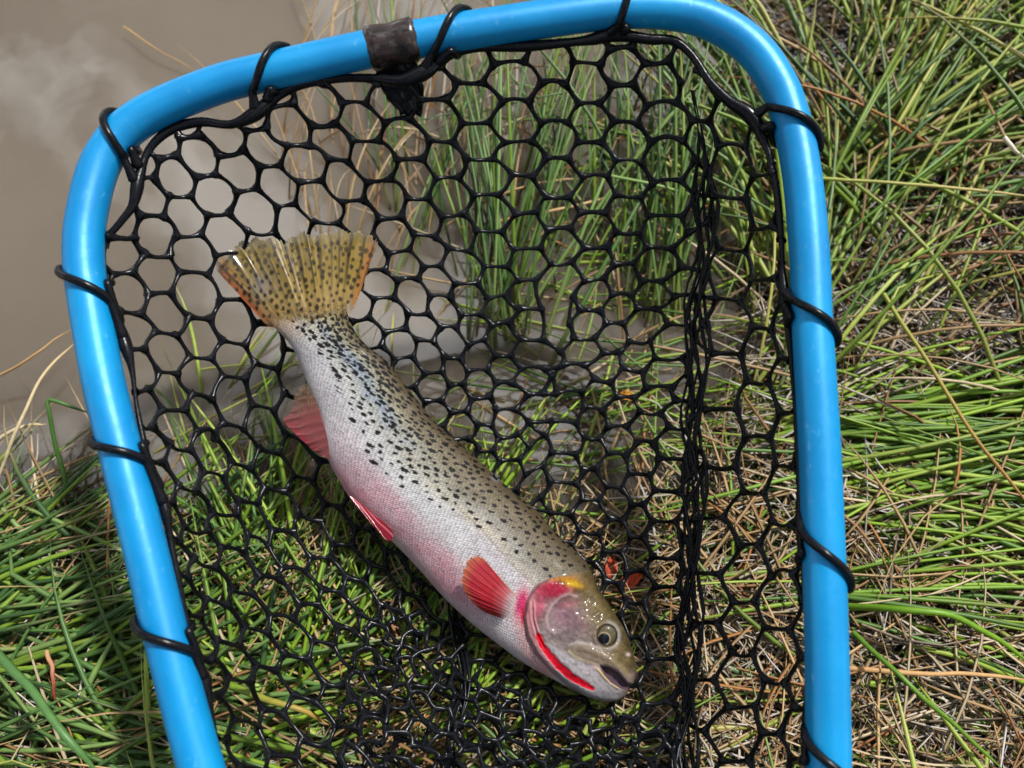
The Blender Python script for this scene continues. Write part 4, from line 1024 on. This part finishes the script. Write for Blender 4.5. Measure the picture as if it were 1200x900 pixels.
# reeds standing in the shallow water behind the net
Rd = [blades(85, (540, 800), (230, 430), [(84, 9, 4), (70, 10, 2), (100, 8, 1)], (0.20, 0.40), (26, 46), (0.0010, 0.0023), PAL_L, base_z=(-0.01, 0.0), land=(-0.6, 0.01), droop=(0.3, 0.9), curl=0.18, kink=0.04, clump=(20, 16, 6)),
      blades(70, (440, 900), (150, 420), [(86, 10, 4), (68, 12, 2), (108, 10, 1)], (0.16, 0.34), (26, 52), (0.0008, 0.0018), PAL_L, base_z=(-0.01, 0.0), land=(-0.6, 0.01), droop=(0.3, 0.9), curl=0.2, kink=0.05),
      blades(60, (480, 900), (120, 420), [(80, 25, 3), (20, 20, 2), (160, 20, 1)], (0.10, 0.28), (10, 50), (0.0008, 0.0015), PAL_T, base_z=(-0.008, 0.0), land=(-0.6, 0.01)),
      blades(70, (640, 920), (180, 560), [(12, 12, 3), (30, 15, 2), (165, 12, 2)], (0.10, 0.26), (6, 22), (0.0008, 0.0016), PAL_B, base_z=(-0.004, 0.002), land=(-0.6, 0.01)),
      blades(60, (330, 560), (60, 330), [(84, 12, 4), (100, 20, 2), (60, 20, 1)], (0.08, 0.22), (20, 55), (0.0007, 0.0014), PAL_T, base_z=(-0.01, 0.0), land=(-0.8, 0.01)),
      blades(46, (560, 830), (400, 660), [(30, 30, 2), (150, 30, 2), (80, 20, 1)], (0.04, 0.14), (0, 10), (0.0007, 0.0017), PAL_T, base_z=(-0.002, 0.003), land=(-0.5, 0.02), curl=0.3),
      blades(50, (600, 860), (300, 640), [(12, 16, 3), (165, 16, 2), (60, 20, 1)], (0.08, 0.24), (2, 16), (0.0008, 0.0018), PAL_B, base_z=(-0.002, 0.004), land=(-0.5, 0.02), curl=0.3),
      blades(34, (400, 640), (60, 200), [(92, 10, 3), (70, 16, 1)], (0.08, 0.24), (4, 26), (0.0006, 0.0013), PAL_D, base_z=(-0.004, 0.0), land=(-0.9, 0.0), curl=0.15),
      blades(30, (160, 480), (420, 640), [(60, 30, 2), (120, 30, 2), (10, 20, 1)], (0.08, 0.20), (4, 25), (0.0009, 0.0018), PAL_G, base_z=(-0.006, 0.0), land=(-0.4, 0.02))]
tag(emit('reed_grass', Rd, M_GRASS, 5), 'thin green reeds standing in the shallows behind the net', 'grass', kind='stuff')


# single stems that stand out
def stem(name, label, cat, pts, w, c0, c1, mat=M_DRY, group=None, z=None):
    """pts: (x, y, height above the water in metres)"""
    p = np.array(pts, float)
    P = np.array([ground_pt(a, b, h) for a, b, h in p]).reshape(-1, 3)
    P = resample(spline(P, n=60), 26) if len(P) > 2 else resample(P, 26)
    t = np.linspace(0, 1, 26)
    P = P+np.stack([fbm(NV, t*3+p[0, 0], t*0+p[0, 1], 2)-0.5, fbm(NV, t*3+p[0, 1], t*0+7, 2)-0.5, 0*t], 1)*0.004
    rad = w*(1-0.35*t-0.5*smooth(0.8, 1, t))
    V, Q = tubes(P[None], rad[None], 7)
    c = lin(c0)[None]*(1-t[:, None])+lin(c1)[None]*t[:, None]
    o = mk(name, V, Q, mat, org=P[0], col=np.repeat(c*0.75, 7, 0))
    return tag(o, label, cat, group)
stem('dry_stem', 'long pale straw stem slanting down across the right bank', 'stem', [(1036, 345, .085), (1090, 430, .09), (1150, 520, .085), (1215, 605, .06)], .0019, (150, 160, 60), (190, 130, 80))
stem('dry_stem', 'near-level pale stem lying across the grass right of the upper frame', 'stem', [(950, 208, .10), (1050, 214, .11), (1130, 222, .105), (1215, 232, .08)], .0017, (160, 170, 70), (214, 186, 130))
stem('dry_stem', 'cream straw behind the mesh, slanting up to the right of the tail', 'stem', [(540, 268, .02), (640, 248, .03), (740, 226, .03), (835, 205, .02)], .0018, (200, 150, 80), (226, 204, 160))
stem('dry_stem', 'arched cream stem rising from the water left of the frame', 'stem', [(0, 556, .03), (22, 500, .05), (50, 440, .05), (90, 398, .03)], .0017, (214, 200, 160), (206, 176, 130))
stem('dry_stem', 'straight tan straw above the arched cream stem at left', 'stem', [(-8, 446, .03), (40, 416, .04), (86, 384, .03)], .0014, (190, 150, 96), (176, 136, 90))
stem('dry_stem', 'curved ivory stem meeting the bent green rush at left', 'stem', [(-10, 520, .03), (20, 502, .035), (54, 496, .03)], .0020, (220, 204, 170), (200, 176, 130))
stem('dry_stem', 'thin dry twig lying on the brown water at upper left', 'twig', [(146, 31, .012), (185, 58, .014), (232, 84, .006)], .0011, (196, 156, 100), (176, 140, 90))
stem('rush_stem', 'sharply bent green rush left of the frame', 'rush', [(78, 572, .03), (68, 530, .05), (58, 488, .07), (54, 471, .075), (62, 471, .075), (84, 477, .07), (112, 485, .06)], .0022, (70, 110, 46), (84, 124, 52), M_GRASS)
stem('rush_stem', 'thick blurred green blade at the bottom left corner', 'rush', [(-10, 755, .10), (40, 812, .12), (80, 862, .125), (118, 915, .11)], .0034, (84, 126, 66), (96, 140, 74), M_GRASS)
stem('rush_stem', 'green blade with tan tip just inside the lower left frame', 'rush', [(268, 803, .068), (310, 818, .075), (350, 832, .075), (388, 852, .06)], .0028, (110, 150, 40), (200, 156, 80), M_GRASS)
stem('dry_stem', 'pale straight stick under the lower left mesh', 'stem', [(308, 814, .03), (360, 800, .035), (468, 764, .03)], .0022, (214, 190, 146), (222, 200, 160))
stem('dry_stem', 'orange-tan stem lying across the dead grass at lower right', 'stem', [(990, 783, .055), (1060, 786, .06), (1130, 790, .055), (1210, 797, .05)], .0021, (196, 150, 96), (206, 164, 110))
stem('rush_stem', 'long green rush slanting down through the dead grass at lower right', 'rush', [(1000, 742, .06), (1060, 795, .085), (1120, 850, .08), (1178, 905, .06)], .0021, (96, 140, 40), (120, 156, 50), M_GRASS)
stem('dry_stem', 'short reddish stalk in the grass at lower left', 'stem', [(57, 763, .06), (61, 790, .065), (64, 824, .05)], .0017, (190, 150, 110), (196, 70, 60))
stem('dry_stem', 'white broken stem tip at the right edge', 'stem', [(1178, 160, .12), (1190, 176, .12), (1206, 196, .11)], .0021, (226, 216, 196), (214, 200, 170))
stem('rush_stem', 'broad green rush crossing the upper right corner', 'rush', [(1215, 95, .10), (1120, 170, .11), (1040, 235, .10), (960, 300, .07)], .0019, (112, 150, 60), (96, 136, 46), M_GRASS)
stem('rush_stem', 'long flat green rush sweeping right below the middle loop', 'rush', [(995, 712, .05), (1060, 716, .08), (1130, 728, .085), (1215, 780, .06)], .0028, (110, 156, 34), (126, 168, 44), M_GRASS)

# dead leaves under the mesh near the head, drops and films of water on the net
def leaf(label, cx, cy, z, L, Wd, ang, c):
    n, m = 12, 7
    u = np.linspace(0, 1, n); w = np.linspace(-1, 1, m)
    pr = np.sin(math.pi*u**0.8)*0.5*Wd
    X_ = (u[:, None]-0.5)*L*np.ones(m); Y_ = pr[:, None]*w[None]
    Z_ = 0.004*np.abs(w)[None]*np.sin(math.pi*u)[:, None]+0.003*np.sin(u*5)[:, None]+rng.normal(0, 0.0004, (n, m))
    ca, sa = math.cos(R(ang)), math.sin(R(ang)); o_ = ground_pt(cx, cy, z)
    P = np.stack([X_*ca-Y_*sa, X_*sa+Y_*ca, Z_], -1)+o_
    V = np.concatenate([P, P[:, ::-1]-np.array([0, 0, 0.0006])], 1).reshape(-1, 3)
    cc = lin(c)*0.75*(0.7+0.6*rng.random((n, 2*m, 1)))*np.ones(3)
    tag(mk('dead_leaf', V, gridq(n, 2*m, True), M_DRY, org=o_, col=cc.reshape(-1, 3)), label, 'leaf')
leaf('orange-red dead leaf under the mesh just right of the gill cover', 737, 682, .030, .030, .012, 30, (206, 76, 34))
leaf('small rusty leaf scrap under the mesh above the trout head', 716, 664, .028, .022, .010, 80, (180, 70, 40))
leaf('ochre leaf floating under the mesh between the two net folds', 737, 466, .004, .022, .010, -8, (216, 150, 50))
def ball(c, r, flat=0.7, nr=7, na=10):
    a1 = np.linspace(0.02, math.pi-0.02, nr); a2 = np.arange(na)*2*math.pi/na
    b = np.stack([np.sin(a1)[:, None]*np.cos(a2), np.sin(a1)[:, None]*np.sin(a2), flat*np.cos(a1)[:, None]*np.ones(na)], -1).reshape(-1, 3)
    return c+b*r, gridq(nr, na, True)
pick_ = rng.choice(nE, 170, replace=False)
dp = []
for e_ in pick_:
    k_ = rng.integers(1, 7); dp.append(ball(PP[e_, k_]-FW*0.0016, rng.uniform(0.0006, 0.0013)))
V, Q = joinm(dp)
tag(mk('water_droplets', V, Q, M_DROP, net and None), 'tiny water drops clinging to the black mesh', 'droplets', kind='stuff')
kd = np.argmin(np.sum((pxy[:, :MN]-np.array([580, 559]))**2, -1)); a_, b_ = np.unravel_index(kd, (NS, MN))
V, Q = ball(Pb[a_, b_]-FW*0.0006, 0.0030, 0.6, 12, 18)
tag(mk('water_drop', V, Q, M_DROP, org=Pb[a_, b_]), 'clear water drop on the back edge of the trout', 'water drop')
